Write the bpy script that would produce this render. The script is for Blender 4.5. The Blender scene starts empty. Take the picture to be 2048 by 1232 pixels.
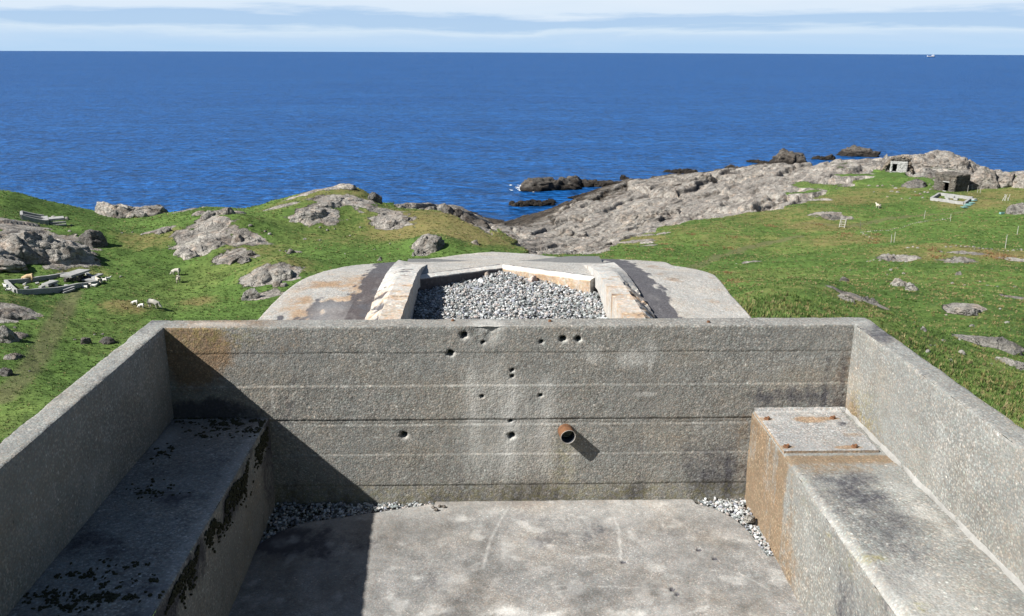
import bpy, bmesh, math, random
import numpy as np
from mathutils import Vector, Matrix

# ------------------------------------------------------------------ camera, sky, sun, exposure
S = bpy.context.scene
COL = S.collection
EYE = 38.0                                    # eye height above the sea (m); the sea is z = 0
F, CX, CY = 1790.0, 1024.0, 616.0             # focal length and centre in photograph pixels
PITCH, YAW, ROLL = math.radians(16.133), math.radians(1.664), math.radians(0.235)
cam = bpy.data.cameras.new('camera'); cam_o = bpy.data.objects.new('camera', cam); COL.objects.link(cam_o)
MR = (Matrix.Rotation(-YAW, 3, 'Z') @ Matrix.Rotation(math.pi/2 - PITCH, 3, 'X') @ Matrix.Rotation(ROLL, 3, 'Z'))
cam_o.matrix_world = Matrix.Translation((0, 0, EYE)) @ MR.to_4x4()
cam.sensor_width = 36.0; cam.lens = F/2048*36.0; cam.clip_start = 0.05; cam.clip_end = 60000
S.camera = cam_o
R = np.array(MR)

SUN = Vector((-0.690, -0.310, 0.655)).normalized()      # direction towards the sun
w = bpy.data.worlds.new('World'); S.world = w; w.use_nodes = True
nt = w.node_tree; nt.nodes.clear()
def wn(t): return nt.nodes.new(t)
sky = wn('ShaderNodeTexSky'); sky.sky_type = 'NISHITA'; sky.sun_disc = False
sky.sun_elevation = math.asin(SUN.z); sky.sun_rotation = math.atan2(SUN.x, SUN.y)
sky.altitude = 40; sky.air_density = 1.0; sky.dust_density = 0.5; sky.ozone_density = 1.0
tc = wn('ShaderNodeTexCoord'); sep = wn('ShaderNodeSeparateXYZ'); nt.links.new(tc.outputs['Generated'], sep.inputs[0])
mx0 = wn('ShaderNodeMath'); mx0.operation = 'MAXIMUM'; mx0.inputs[1].default_value = 0.0; nt.links.new(sep.outputs['Z'], mx0.inputs[0])
mx = wn('ShaderNodeMath'); mx.operation = 'MULTIPLY_ADD'; mx.inputs[1].default_value = 0.80; mx.inputs[2].default_value = 0.20   # clear marine air: no murk on the horizon
nt.links.new(mx0.outputs[0], mx.inputs[0])
cmb = wn('ShaderNodeCombineXYZ'); nt.links.new(sep.outputs['X'], cmb.inputs[0]); nt.links.new(sep.outputs['Y'], cmb.inputs[1]); nt.links.new(mx.outputs[0], cmb.inputs[2])
nt.links.new(cmb.outputs[0], sky.inputs['Vector'])
mp = wn('ShaderNodeMapping'); mp.inputs['Scale'].default_value = (3.2, 3.2, 34.0); mp.inputs['Location'].default_value = (3.1, 0.4, 0.35)
nt.links.new(tc.outputs['Generated'], mp.inputs[0])
cn = wn('ShaderNodeTexNoise'); cn.inputs['Scale'].default_value = 1.0; cn.inputs['Detail'].default_value = 9; cn.inputs['Roughness'].default_value = 0.6
cn.inputs['Distortion'].default_value = 0.3
nt.links.new(mp.outputs[0], cn.inputs['Vector'])
wv = wn('ShaderNodeMath'); wv.operation = 'MULTIPLY_ADD'; wv.inputs[1].default_value = 0.046; nt.links.new(cn.outputs['Fac'], wv.inputs[0]); nt.links.new(sep.outputs['Z'], wv.inputs[2])
sc_ = wn('ShaderNodeMath'); sc_.operation = 'MULTIPLY'; sc_.inputs[1].default_value = 7.5; nt.links.new(wv.outputs[0], sc_.inputs[0])
cr = wn('ShaderNodeValToRGB'); el = cr.color_ramp.elements; K_ = 0.023
while len(el) < 8: el.new(0.5)
for e_, (z_, c_) in zip(el, [(0.0, (4.6, 6.5, 8.7)), (.014, (5.3, 6.9, 8.8)), (.021, (6.4, 7.7, 9.0)), (.026, (4.5, 6.2, 8.3)), (.036, (4.4, 6.1, 8.3)), (.042, (6.9, 8.0, 9.2)), (.055, (7.4, 8.3, 9.3)), (.095, (5.4, 6.9, 8.8))]):
    e_.position = (z_+K_)*7.5; e_.color = (*[q/10 for q in c_], 1)
nt.links.new(sc_.outputs[0], cr.inputs[0])
# cirrus thins out overhead: the upper sky stays clear blue
fade = wn('ShaderNodeMapRange'); fade.inputs['From Min'].default_value = 0.07; fade.inputs['From Max'].default_value = 0.18
fade.inputs['To Min'].default_value = 1; fade.inputs['To Max'].default_value = 0.0; nt.links.new(sep.outputs['Z'], fade.inputs[0])
up = wn('ShaderNodeVectorMath'); up.operation = 'SCALE'; up.inputs['Scale'].default_value = 10.0; nt.links.new(cr.outputs[0], up.inputs[0])
mix = wn('ShaderNodeMix'); mix.data_type = 'RGBA'; vf = wn('ShaderNodeMath'); vf.operation = 'MULTIPLY'; vf.inputs[1].default_value = 0.94
nt.links.new(fade.outputs[0], vf.inputs[0]); nt.links.new(vf.outputs[0], mix.inputs['Factor']); nt.links.new(sky.outputs[0], mix.inputs['A']); nt.links.new(up.outputs[0], mix.inputs['B'])
bg = wn('ShaderNodeBackground'); bg.inputs['Strength'].default_value = 0.05
nt.links.new(mix.outputs['Result'], bg.inputs['Color'])
wo = wn('ShaderNodeOutputWorld'); nt.links.new(bg.outputs[0], wo.inputs['Surface'])

sl = bpy.data.lights.new('sun', 'SUN'); sl.energy = 4.7; sl.angle = math.radians(0.53); sl.color = (1.0, 0.978, 0.94)
so = bpy.data.objects.new('sun', sl); so.rotation_euler = (-SUN).to_track_quat('-Z', 'Y').to_euler(); so.location = (0, 0, 80); COL.objects.link(so)
vs = S.view_settings; vs.view_transform = 'Standard'; vs.look = 'None'; vs.gamma = 1.0; vs.exposure = 1.1; vs.use_curve_mapping = False
S.cycles.max_bounces = 4; S.cycles.diffuse_bounces = 1; S.cycles.glossy_bounces = 2; S.cycles.transmission_bounces = 2

# ------------------------------------------------------------------ numeric helpers
rng = np.random.default_rng(7); random.seed(7)
PERM = rng.permutation(256); PERM = np.concatenate([PERM, PERM, PERM])
GR = rng.normal(size=(256, 3)); GR /= np.linalg.norm(GR, axis=1)[:, None]
def perlin(P):
    P = np.asarray(P, float); I = np.floor(P).astype(int); f = P - I; u = f*f*f*(f*(f*6-15)+10); I &= 255
    out = 0
    for dx in (0, 1):
        wx = u[:, 0] if dx else 1-u[:, 0]
        a = PERM[I[:, 0]+dx]
        for dy in (0, 1):
            wy = u[:, 1] if dy else 1-u[:, 1]
            b = PERM[a+I[:, 1]+dy]
            for dz in (0, 1):
                wz = u[:, 2] if dz else 1-u[:, 2]
                g = GR[PERM[b+I[:, 2]+dz] & 255]
                out = out + wx*wy*wz*(g[:, 0]*(f[:, 0]-dx)+g[:, 1]*(f[:, 1]-dy)+g[:, 2]*(f[:, 2]-dz))
    return out*1.5
def fbm(P, o=4, lac=2.03, g=0.5):
    P = np.asarray(P, float); a = 1; s = 0; t = 0
    for k in range(o): s = s+a*perlin(P+k*17.3); t += a; a *= g; P = P*lac
    return s/t
def ridged(P, o=4, g=0.5):
    P = np.asarray(P, float); a = 1; s = 0; t = 0
    for k in range(o): s = s+a*(1-np.abs(perlin(P+k*11.7))*2); t += a; a *= g; P = P*2.07
    return s/t
def worley(x, y):
    ix = np.floor(x).astype(int); iy = np.floor(y).astype(int)
    f1 = np.full(x.shape, 9.0); f2 = np.full(x.shape, 9.0); cid = np.zeros(x.shape)
    for dx in (-1, 0, 1):
        for dy in (-1, 0, 1):
            h = PERM[PERM[(ix+dx) & 255]+((iy+dy) & 255)]
            cx = ix+dx+0.1+0.8*h/255.0; cy = iy+dy+0.1+0.8*PERM[h+37]/255.0
            d = np.hypot(x-cx, y-cy); n = d < f1
            f2 = np.where(n, f1, np.minimum(f2, d)); f1 = np.where(n, d, f1); cid = np.where(n, PERM[h+91]/255.0, cid)
    return f1, f2, cid
def worley_t(x, y):                                    # nearest cell: distances, three random numbers, offset from its centre
    ix = np.floor(x).astype(int); iy = np.floor(y).astype(int); f1 = np.full(x.shape, 9.0); f2 = f1.copy(); z = np.zeros(x.shape); a, b, c, ox, oy = z.copy(), z.copy(), z.copy(), z.copy(), z.copy()
    for dx in (-1, 0, 1):
        for dy in (-1, 0, 1):
            h = PERM[PERM[(ix+dx) & 255]+((iy+dy) & 255)]; cx = ix+dx+0.1+0.8*h/255.0; cy = iy+dy+0.1+0.8*PERM[h+37]/255.0
            d = np.hypot(x-cx, y-cy); n = d < f1; f2 = np.where(n, f1, np.minimum(f2, d)); f1 = np.where(n, d, f1)
            a = np.where(n, PERM[h+91]/255.0, a); b = np.where(n, PERM[h+143]/255.0, b); c = np.where(n, PERM[h+201]/255.0, c); ox = np.where(n, x-cx, ox); oy = np.where(n, y-cy, oy)
    return f1, f2, a, b, c, ox, oy
def sst(a, b, x): t = np.clip((x-a)/(b-a), 0, 1); return t*t*(3-2*t)
def rays(px, py):
    d = np.stack([(np.asarray(px, float)-CX)/F, -(np.asarray(py, float)-CY)/F, -np.ones(np.shape(px))], -1)
    return d @ R.T
def on_z(px, py, z): d = rays(px, py); return d*(z/d[..., 2:3])            # z measured from the eye
def on_dist(px, py, h): d = rays(px, py); return d*(h/np.hypot(d[..., 0], d[..., 1]))
def P3(x, y): return np.stack([x, y, np.zeros_like(x)], -1)

# ------------------------------------------------------------------ object helpers
def me_np(name, V, Fc, mat=None, smooth=True, attrs=None):
    me = bpy.data.meshes.new(name); V = np.asarray(V, np.float32)
    Fa = np.asarray(Fc, np.int32); n = Fa.shape[1]
    me.vertices.add(len(V)); me.vertices.foreach_set('co', V.ravel())
    me.loops.add(Fa.size); me.loops.foreach_set('vertex_index', Fa.ravel())
    me.polygons.add(len(Fa)); me.polygons.foreach_set('loop_start', np.arange(0, Fa.size, n, dtype=np.int32))
    me.polygons.foreach_set('loop_total', np.full(len(Fa), n, np.int32))
    me.polygons.foreach_set('use_smooth', np.full(len(Fa), smooth))
    for k, v in (attrs or {}).items():
        v = np.asarray(v, np.float32)
        if v.ndim == 1: a = me.attributes.new(k, 'FLOAT', 'POINT'); a.data.foreach_set('value', v)
        else: a = me.attributes.new(k, 'FLOAT_COLOR', 'POINT'); a.data.foreach_set('color', v.ravel())
    me.update(calc_edges=True); me.validate()
    if mat: me.materials.append(mat)
    return me
def link(name, me, parent=None, loc=None):
    o = bpy.data.objects.new(name, me); COL.objects.link(o)
    if parent: o.parent = parent
    if loc is not None: o.location = loc
    return o
def tag(o, label=None, cat=None, group=None, kind=None):
    if label: o['label'] = label
    if cat: o['category'] = cat
    if group: o['group'] = group
    if kind: o['kind'] = kind
    return o
def thing(name, label, cat, loc, rz=0, group=None):
    o = bpy.data.objects.new(name, None); COL.objects.link(o); o.location = loc; o.rotation_euler = (0, 0, rz); o.empty_display_size = 0.3
    return tag(o, label, cat, group)
class MB:
    def __init__(s): s.V = []; s.F = []
    def add(s, V, Fc):
        n = len(s.V); s.V += [tuple(v) for v in V]; s.F += [tuple(i+n for i in f) for f in Fc]
    def box(s, c, d, rz=0, jit=0, top=1.0):
        c = Vector(c); M = Matrix.Rotation(rz, 3, 'Z'); V = []
        for z in (-1, 1):
            for (x, y) in ((-1, -1), (1, -1), (1, 1), (-1, 1)):
                k = top if z > 0 else 1
                V.append(c + M @ Vector((x*d[0]/2*k+random.uniform(-jit, jit), y*d[1]/2*k+random.uniform(-jit, jit), z*d[2]/2+random.uniform(-jit, jit))))
        s.add(V, [(3, 2, 1, 0), (4, 5, 6, 7), (0, 1, 5, 4), (1, 2, 6, 5), (2, 3, 7, 6), (3, 0, 4, 7)])
    def tube(s, a, b, r0, r1=None, n=8):
        a, b = Vector(a), Vector(b); r1 = r0 if r1 is None else r1
        q = (b-a).to_track_quat('Z', 'Y'); V = []
        for p, r in ((a, r0), (b, r1)):
            for i in range(n):
                t = 2*math.pi*i/n; V.append(p + q @ Vector((math.cos(t)*r, math.sin(t)*r, 0)))
        s.add(V, [(i, (i+1) % n, n+(i+1) % n, n+i) for i in range(n)] + [tuple(range(n-1, -1, -1)), tuple(range(n, 2*n))])
    def build(s, name, mat, parent=None, bevel=0, loc=None, smooth=False):
        me = bpy.data.meshes.new(name); me.from_pydata(s.V, [], s.F); me.update(); me.materials.append(mat)
        if bevel:
            bm = bmesh.new(); bm.from_mesh(me); bmesh.ops.bevel(bm, geom=bm.edges[:], offset=bevel, segments=2, affect='EDGES', profile=0.6); bm.to_mesh(me); bm.free()
        if smooth: me.polygons.foreach_set('use_smooth', [True]*len(me.polygons))
        return link(name, me, parent, loc)

# ------------------------------------------------------------------ materials
class NT:
    def __init__(s, name, rough=0.9, spec=0.3):
        s.m = bpy.data.materials.new(name); s.m.use_nodes = True; s.t = s.m.node_tree; s.t.nodes.clear()
        s.b = s.n('ShaderNodeBsdfPrincipled'); s.o = s.n('ShaderNodeOutputMaterial'); s.l(s.b.outputs[0], s.o.inputs[0])
        s.b.inputs['Roughness'].default_value = rough; s.b.inputs['Specular IOR Level'].default_value = spec
        s.c = s.n('ShaderNodeTexCoord').outputs['Object']
        s.g = s.n('ShaderNodeNewGeometry')
    def n(s, t): return s.t.nodes.new(t)
    def l(s, a, b): s.t.links.new(a, b)
    def put(s, sock, v):
        if hasattr(v, 'is_output'): s.l(v, sock)
        else: sock.default_value = v
    def vec(s, sc, loc=(0, 0, 0), rot=(0, 0, 0), src=None):
        m = s.n('ShaderNodeMapping'); m.inputs['Scale'].default_value = sc; m.inputs['Location'].default_value = loc; m.inputs['Rotation'].default_value = rot
        s.l(src or s.c, m.inputs[0]); return m.outputs[0]
    def noise(s, scale, det=3, rough=0.55, vec=None, dist=0):
        n = s.n('ShaderNodeTexNoise'); n.inputs['Scale'].default_value = scale; n.inputs['Detail'].default_value = det
        n.inputs['Roughness'].default_value = rough; n.inputs['Distortion'].default_value = dist; s.l(vec or s.c, n.inputs['Vector']); return n.outputs['Fac']
    def vor(s, scale, feat='F1', vec=None, rnd=1.0):
        n = s.n('ShaderNodeTexVoronoi'); n.feature = feat; n.inputs['Scale'].default_value = scale; n.inputs['Randomness'].default_value = rnd
        s.l(vec or s.c, n.inputs['Vector']); return n
    def ramp(s, f, stops, interp='LINEAR'):
        r = s.n('ShaderNodeValToRGB'); r.color_ramp.interpolation = interp; e = r.color_ramp.elements
        while len(e) < len(stops): e.new(0.5)
        for i, (p, c) in enumerate(stops):
            e[i].position = p; e[i].color = (c, c, c, 1) if not isinstance(c, (tuple, list)) else (*c, 1)
        s.put(r.inputs[0], f); return r.outputs[0]
    def mix(s, f, a, b, mode='MIX'):
        m = s.n('ShaderNodeMix'); m.data_type = 'RGBA'; m.blend_type = mode
        s.put(m.inputs['Factor'], f)
        for k, v in (('A', a), ('B', b)): s.put(m.inputs[k], (*v, 1) if isinstance(v, tuple) and len(v) == 3 else v)
        return m.outputs['Result']
    def math(s, op, a, b=0.0, clamp=False):
        m = s.n('ShaderNodeMath'); m.operation = op; m.use_clamp = clamp; s.put(m.inputs[0], a); s.put(m.inputs[1], b); return m.outputs[0]
    def attr(s, name, out='Fac', kind='GEOMETRY'):
        a = s.n('ShaderNodeAttribute'); a.attribute_name = name; a.attribute_type = kind; return a.outputs[out]
    def rgb(s, c):
        q = s.n('ShaderNodeSeparateColor'); s.l(c, q.inputs[0]); return q.outputs
    def xyz(s, c):
        q = s.n('ShaderNodeSeparateXYZ'); s.l(c, q.inputs[0]); return q.outputs
    def bump(s, h, strength=0.5, dist=0.01, prev=None):
        b = s.n('ShaderNodeBump'); b.inputs['Strength'].default_value = strength; b.inputs['Distance'].default_value = dist
        s.put(b.inputs['Height'], h)
        if prev: s.l(prev, b.inputs['Normal'])
        return b.outputs[0]
    def done(s, col, nrm=None):
        s.put(s.b.inputs['Base Color'], (*col, 1) if isinstance(col, tuple) and len(col) == 3 else col)
        if nrm: s.l(nrm, s.b.inputs['Normal'])
        return s.m

def mat_concrete(name, agg=75.0, base=(0.30, 0.285, 0.26), contrast=1.0, mortar=0.45, blotch=0.5, fine=False):
    m = NT(name, 0.92, 0.25)
    v = m.vor(agg); cc = m.rgb(v.outputs['Color'])
    lo = 1-0.72*contrast; hi = 1+0.95*contrast
    tone = m.ramp(cc[0], [(0.0, lo), (0.22, 1-0.35*contrast), (0.55, 1.0), (0.8, 1+0.4*contrast), (0.93, hi), (1.0, hi*1.12)])
    expo = m.ramp(m.noise(1.3, 5, 0.6, m.vec((1, 1, 1), (2, 17, 8))), [(0.32, 0.75), (0.62, 0.0)]); tone = m.mix(expo, tone, 1.0 if False else (1.0, 1.0, 1.0))      # where the skin of cement survives the aggregate hardly shows
    hue = m.ramp(cc[1], [(0, (1.10, 0.98, 0.88)), (0.35, (1, 1, 1)), (0.65, (0.95, 1.0, 1.0)), (0.85, (1.08, 0.97, 0.93)), (1, (0.9, 1.0, 0.95))])
    stone = m.mix(1.0, m.mix(1.0, base, tone, 'MULTIPLY'), hue, 'MULTIPLY')
    gap = m.ramp(v.outputs['Distance'], [(0.35, 0.0), (0.62, 1.0)])
    col = m.mix(m.math('MULTIPLY', gap, mortar), stone, tuple(x*0.62 for x in base))
    v2 = m.vor(agg*0.42); big = m.ramp(m.rgb(v2.outputs['Color'])[2], [(0.0, 0.5), (0.06, 1.0), (0.9, 1.0), (0.97, 1.75)])
    keep = m.ramp(v2.outputs['Distance'], [(0.22, 1.0), (0.34, 0.0)])
    col = m.mix(m.math('MULTIPLY', keep, 0.9), col, m.mix(1.0, col, big, 'MULTIPLY'))
    blo = m.ramp(m.noise(1.7, 6, 0.62), [(0.25, 1-0.45*blotch), (0.5, 1.0), (0.78, 1+0.35*blotch)])
    col = m.mix(1.0, col, blo, 'MULTIPLY')
    col = m.mix(1.0, col, m.ramp(m.noise(9, 5, 0.65), [(0.25, 1-0.4*blotch), (0.55, 1.0), (0.8, 1+0.25*blotch)]), 'MULTIPLY')
    st = m.rgb(m.attr('stain', 'Color')); br = m.noise(30, 5, 0.7); br2 = m.noise(5, 4, 0.6)
    tint_ = m.ramp(m.noise(2.3, 5, 0.6, m.vec((1, 1, 1.6), (4, 8, 2))), [(0.3, (0.96, 0.98, 1.0)), (0.5, (1, 1, 1)), (0.7, (1.05, 1.0, 0.94))]); col = m.mix(1.0, col, tint_, 'MULTIPLY')
    def amt(ch, k=0.65):                       # weathered edge: the stain breaks up along the surface noise
        t = m.math('ADD', m.math('MULTIPLY', st[ch], 1.5), m.math('MULTIPLY', m.math('SUBTRACT', br, 0.5), 1.4))
        t = m.math('ADD', t, m.math('MULTIPLY', m.math('SUBTRACT', br2, 0.5), 0.9))
        return m.math('MULTIPLY', m.math('MINIMUM', m.ramp(t, [(0.35, 0.0), (0.95, 1.0)]), 1.0), m.math('MULTIPLY', m.ramp(st[ch], [(0.02, 0.0), (0.25, 1.0)]), k))
    col = m.mix(amt(0, 0.8), col, m.mix(1.0, col, (0.92, 0.62, 0.37), 'MULTIPLY'))
    col = m.mix(amt(1, 0.92), col, m.mix(0.8, m.mix(1.0, col, (0.24, 0.235, 0.25), 'MULTIPLY'), m.mix(1.0, (0.050, 0.049, 0.058), tone, 'MULTIPLY')))
    wf = m.math('MULTIPLY', st[2], m.ramp(m.math('ADD', m.math('MULTIPLY', br, 0.6), m.math('MULTIPLY', br2, 0.4)), [(0.30, 0.25), (0.62, 1.0)]), True)
    col = m.mix(m.math('MULTIPLY', wf, 0.95), col, m.mix(0.6, m.mix(1.0, col, (1.9, 1.87, 1.80), 'MULTIPLY'), (0.50, 0.49, 0.46)))
    al = m.math('MULTIPLY', m.attr('stain', 'Alpha'), m.ramp(br, [(0.45, 0.0), (0.6, 1.0)]))
    col = m.mix(al, col, (0.24, 0.21, 0.05))
    h = m.math('ADD', m.math('MULTIPLY', m.math('SUBTRACT', 1.0, v.outputs['Distance']), 0.6), m.math('MULTIPLY', m.rgb(v.outputs['Color'])[1], 0.5))
    nb = m.bump(h, 0.55 if not fine else 0.25, 0.006)
    nb = m.bump(m.noise(22, 6, 0.65), 0.4, 0.012, nb)
    return m.done(col, nb)
M_front = mat_concrete('board_marked_concrete', 95, (0.214, 0.208, 0.190), 0.56, 0.5, 0.38)
M_wall = mat_concrete('aggregate_concrete', 92, (0.220, 0.219, 0.203), 0.50, 0.35, 0.40)
M_floor = mat_concrete('floor_screed', 130, (0.206, 0.199, 0.188), 0.38, 0.25, 1.0, True)
M_plate = mat_concrete('pale_concrete', 100, (0.275, 0.27, 0.26), 0.55, 0.3, 0.45)
M_roof = mat_concrete('roof_concrete', 70, (0.325, 0.313, 0.288), 0.5, 0.35, 0.4)
M_beam = mat_concrete('limewashed_concrete', 40, (0.40, 0.39, 0.365), 0.24, 0.2, 0.4, True)

def mat_plain(name, col, rough=0.85, var=0.25, scale=6.0, metal=0.0, bumpd=0.01):
    m = NT(name, rough); m.b.inputs['Metallic'].default_value = metal
    k = m.ramp(m.noise(scale, 5, 0.6), [(0.25, 1-var), (0.75, 1+var)])
    return m.done(m.mix(1.0, col, k, 'MULTIPLY'), m.bump(m.noise(scale*3, 4), 0.4, bumpd))
M_rust = mat_plain('rusty_steel', (0.125, 0.058, 0.027), 0.85, 0.5, 40, 0, 0.002)
M_pipe_in = mat_plain('pipe_inside_dark', (0.03, 0.035, 0.045), 0.6, 0.3, 30)  # near-black inner face of the pipe
M_wool = mat_plain('fleece', (0.4464, 0.4032, 0.3168), 0.95, 0.12, 18, 0, 0.02)
M_wool_w = mat_plain('lamb_fleece', (0.5760, 0.5544, 0.5040), 0.95, 0.06, 18, 0, 0.02)
M_wool_t = mat_plain('tan_fleece', (0.4176, 0.3024, 0.1728), 0.95, 0.14, 18, 0, 0.02)
M_wool_g = mat_plain('grey_fleece', (0.3600, 0.3384, 0.2880), 0.95, 0.14, 18, 0, 0.02)
M_wood = mat_plain('weathered_wood', (0.3600, 0.3456, 0.3096), 0.8, 0.15, 8)
M_teal = mat_plain('turquoise_paint', (0.15, 0.28, 0.25), 0.6, 0.15, 8)
M_white = mat_plain('white_paint', (0.5760, 0.5760, 0.5760), 0.5, 0.04, 1)
M_hull = mat_plain('blue_hull_paint', (0.06, 0.12, 0.25), 0.5, 0.05, 1)
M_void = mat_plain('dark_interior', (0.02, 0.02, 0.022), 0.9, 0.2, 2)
M_ruin = mat_plain('ruin_concrete', (0.2592, 0.2556, 0.2412), 0.9, 0.25, 2.2, 0, 0.03)
M_foam = mat_plain('sea_foam', (0.5400, 0.5616, 0.5760), 0.7, 0.1, 3)

def rock_nodes(m, base=(0.34, 0.315, 0.28), src=None, wet=True, lichen=1.0):
    s = src or m.c
    a = m.noise(0.45, 8, 0.62, s); b = m.noise(2.6, 6, 0.66, s); c = m.noise(14, 4, 0.65, s)
    col = m.mix(1.0, base, m.ramp(a, [(0.28, 0.62), (0.5, 1.0), (0.72, 1.28)]), 'MULTIPLY')
    col = m.mix(1.0, col, m.ramp(b, [(0.28, 0.45), (0.45, 0.92), (0.62, 1.08), (0.8, 1.35)]), 'MULTIPLY')
    col = m.mix(1.0, col, m.ramp(c, [(0.3, 0.65), (0.5, 1.0), (0.75, 1.2)]), 'MULTIPLY')
    pk = m.ramp(m.noise(0.9, 4, 0.6, m.vec((1, 1, 1), (31, 7, 3), src=s)), [(0.5, 0.0), (0.68, 1.0)])
    col = m.mix(m.math('MULTIPLY', pk, 0.45), col, m.mix(1.0, col, (1.28, 0.98, 0.80), 'MULTIPLY'))
    li = m.ramp(m.noise(3.5, 6, 0.7, m.vec((1, 1, 1), (5, 11, 2), src=s)), [(0.60, 0.0), (0.68, 1.0)])
    col = m.mix(m.math('MULTIPLY', li, 0.5*lichen), col, (0.36, 0.36, 0.32))
    mo = m.ramp(m.noise(1.4, 6, 0.7, m.vec((1, 1, 1), (15, 1, 22), src=s)), [(0.60, 0.0), (0.70, 1.0)])
    col = m.mix(m.math('MULTIPLY', mo, 0.4*lichen), col, (0.15, 0.125, 0.045))
    sr = m.vec((1, 1, 1), rot=(0, 0, math.radians(24)), src=s); ss_ = m.vec((1.3, 0.13, 1.5), src=sr)
    sk = m.noise(1.0, 6, 0.68, ss_, 0.7); col = m.mix(1.0, col, m.ramp(sk, [(0.30, 0.42), (0.42, 0.88), (0.58, 1.05), (0.75, 1.35)]), 'MULTIPLY')
    sk2 = m.noise(1.0, 5, 0.62, m.vec((0.30, 0.032, 0.5), (3, 1, 0), src=sr), 0.8); col = m.mix(1.0, col, m.ramp(sk2, [(0.32, (0.50, 0.48, 0.46)), (0.45, (0.92, 0.9, 0.88)), (0.6, (1.04, 1.04, 1.02)), (0.75, (1.2, 1.12, 1.0))]), 'MULTIPLY')
    q1 = m.noise(0.42, 4, 0.55, m.vec((1, 0.38, 1.6), rot=(0, 0.25, -0.4), src=s), 0.6); q2 = m.noise(0.9, 4, 0.6, m.vec((0.5, 1, 1.2), (9, 4, 1), (0.3, 0, 0.5), src=s), 0.5)
    c1 = m.ramp(m.math('ABSOLUTE', m.math('SUBTRACT', q1, 0.5)), [(0.0, 1.0), (0.012, 0.0)]); c2 = m.ramp(m.math('ABSOLUTE', m.math('SUBTRACT', q2, 0.47)), [(0.0, 0.8), (0.009, 0.0)])
    ck = m.math('MAXIMUM', c1, c2)
    col = m.mix(m.math('MULTIPLY', ck, 0.7), col, (0.06, 0.055, 0.05))
    if wet:
        z = m.xyz(m.g.outputs['Position'])[2]
        t = m.math('ADD', z, m.math('MULTIPLY', m.math('SUBTRACT', a, 0.5), 3.2))
        k = m.ramp(m.math('MULTIPLY', t, 0.25), [(0.25, 1.0), (0.55, 0.0)])
        col = m.mix(m.math('MULTIPLY', k, 0.93), col, m.mix(1.0, col, (0.20, 0.18, 0.16), 'MULTIPLY'))
    hb = m.math('ADD', m.math('MULTIPLY', b, 1.0), m.math('MULTIPLY', c, 0.35))
    hb = m.math('ADD', m.math('SUBTRACT', hb, m.math('MULTIPLY', ck, 0.5)), m.math('MULTIPLY', sk, 1.2))
    return col, hb
def mat_rock(name, base, wet=False, lichen=1.0):
    m = NT(name, 0.9, 0.25); geo = m.g.outputs['Position']
    col, h = rock_nodes(m, base, geo, wet, lichen)
    return m.done(col, m.bump(h, 0.9, 0.35))
M_rock = mat_rock('grey_rock', (0.2442, 0.2331, 0.2109))
M_rockp = mat_rock('pale_rock', (0.3404, 0.3219, 0.2886), lichen=0.6)
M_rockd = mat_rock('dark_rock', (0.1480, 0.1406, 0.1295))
M_sea_rock = mat_rock('wet_sea_rock', (0.105, 0.094, 0.082), True, 0.8)
M_shore = mat_rock('shore_rock', (0.2738, 0.2516, 0.2220), True)
M_stone = mat_rock('field_stone', (0.2960, 0.2849, 0.2590), lichen=0.8)

# terrain: grass and rock by the mesh's own masks
m = NT('hillside_ground', 0.95, 0.1); P = m.g.outputs['Position']
rc, rh = rock_nodes(m, (0.305, 0.285, 0.255), P, True, 0.7)
n1 = m.noise(0.055, 5, 0.6, P); n2 = m.noise(0.5, 5, 0.66, P); n3 = m.noise(3.2, 5, 0.7, P)
g = m.ramp(n1, [(0.3, (0.050, 0.088, 0.020)), (0.5, (0.073, 0.122, 0.028)), (0.7, (0.108, 0.140, 0.038))])
g = m.mix(1.0, g, m.ramp(n2, [(0.25, 0.50), (0.5, 1.0), (0.75, 1.35)]), 'MULTIPLY')
g = m.mix(1.0, g, m.ramp(n3, [(0.25, 0.45), (0.5, 1.0), (0.75, 1.5)]), 'MULTIPLY')
dry = m.attr('dry')
dd = m.math('ADD', m.math('MULTIPLY', dry, 0.75), m.math('MULTIPLY', m.math('SUBTRACT', n2, 0.5), 1.6))
dd = m.math('ADD', dd, m.math('MULTIPLY', m.math('SUBTRACT', n3, 0.5), 1.1))
g = m.mix(m.ramp(dd, [(0.22, 0.0), (0.75, 0.85)]), g, m.mix(n3, (0.125, 0.095, 0.032), (0.20, 0.165, 0.075)))
pt = m.attr('path')
g = m.mix(m.math('MULTIPLY', pt, 0.7), g, m.mix(n3, (0.075, 0.08, 0.035), (0.14, 0.125, 0.065)))
rk = m.math('ADD', m.attr('rock'), m.math('MULTIPLY', m.math('SUBTRACT', n2, 0.5), 0.9))
rk = m.math('ADD', rk, m.math('MULTIPLY', m.math('SUBTRACT', n3, 0.5), 0.35))
rk = m.ramp(rk, [(0.46, 0.0), (0.54, 1.0)])
col = m.mix(rk, g, rc)
hh = m.mix(rk, m.math('MULTIPLY', n3, 0.5), rh)
M_ground = m.done(col, m.bump(hh, 0.9, 0.30))

# grass tufts
m = NT('grass_blades', 0.75, 0.15)
t = m.attr('tint', 'Fac', 'INSTANCER'); t2 = m.attr('tone', 'Fac', 'INSTANCER')
c = m.ramp(t, [(0.0, (0.048, 0.086, 0.020)), (0.35, (0.080, 0.136, 0.031)), (0.6, (0.128, 0.166, 0.045)), (0.78, (0.16, 0.14, 0.05)), (0.92, (0.25, 0.21, 0.105)), (1.0, (0.17, 0.095, 0.04))])
c = m.mix(1.0, c, m.ramp(t2, [(0, 0.65), (1, 1.3)]), 'MULTIPLY')
m.b.inputs['Subsurface Weight'].default_value = 0.0
M_grass = m.done(c)

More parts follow.
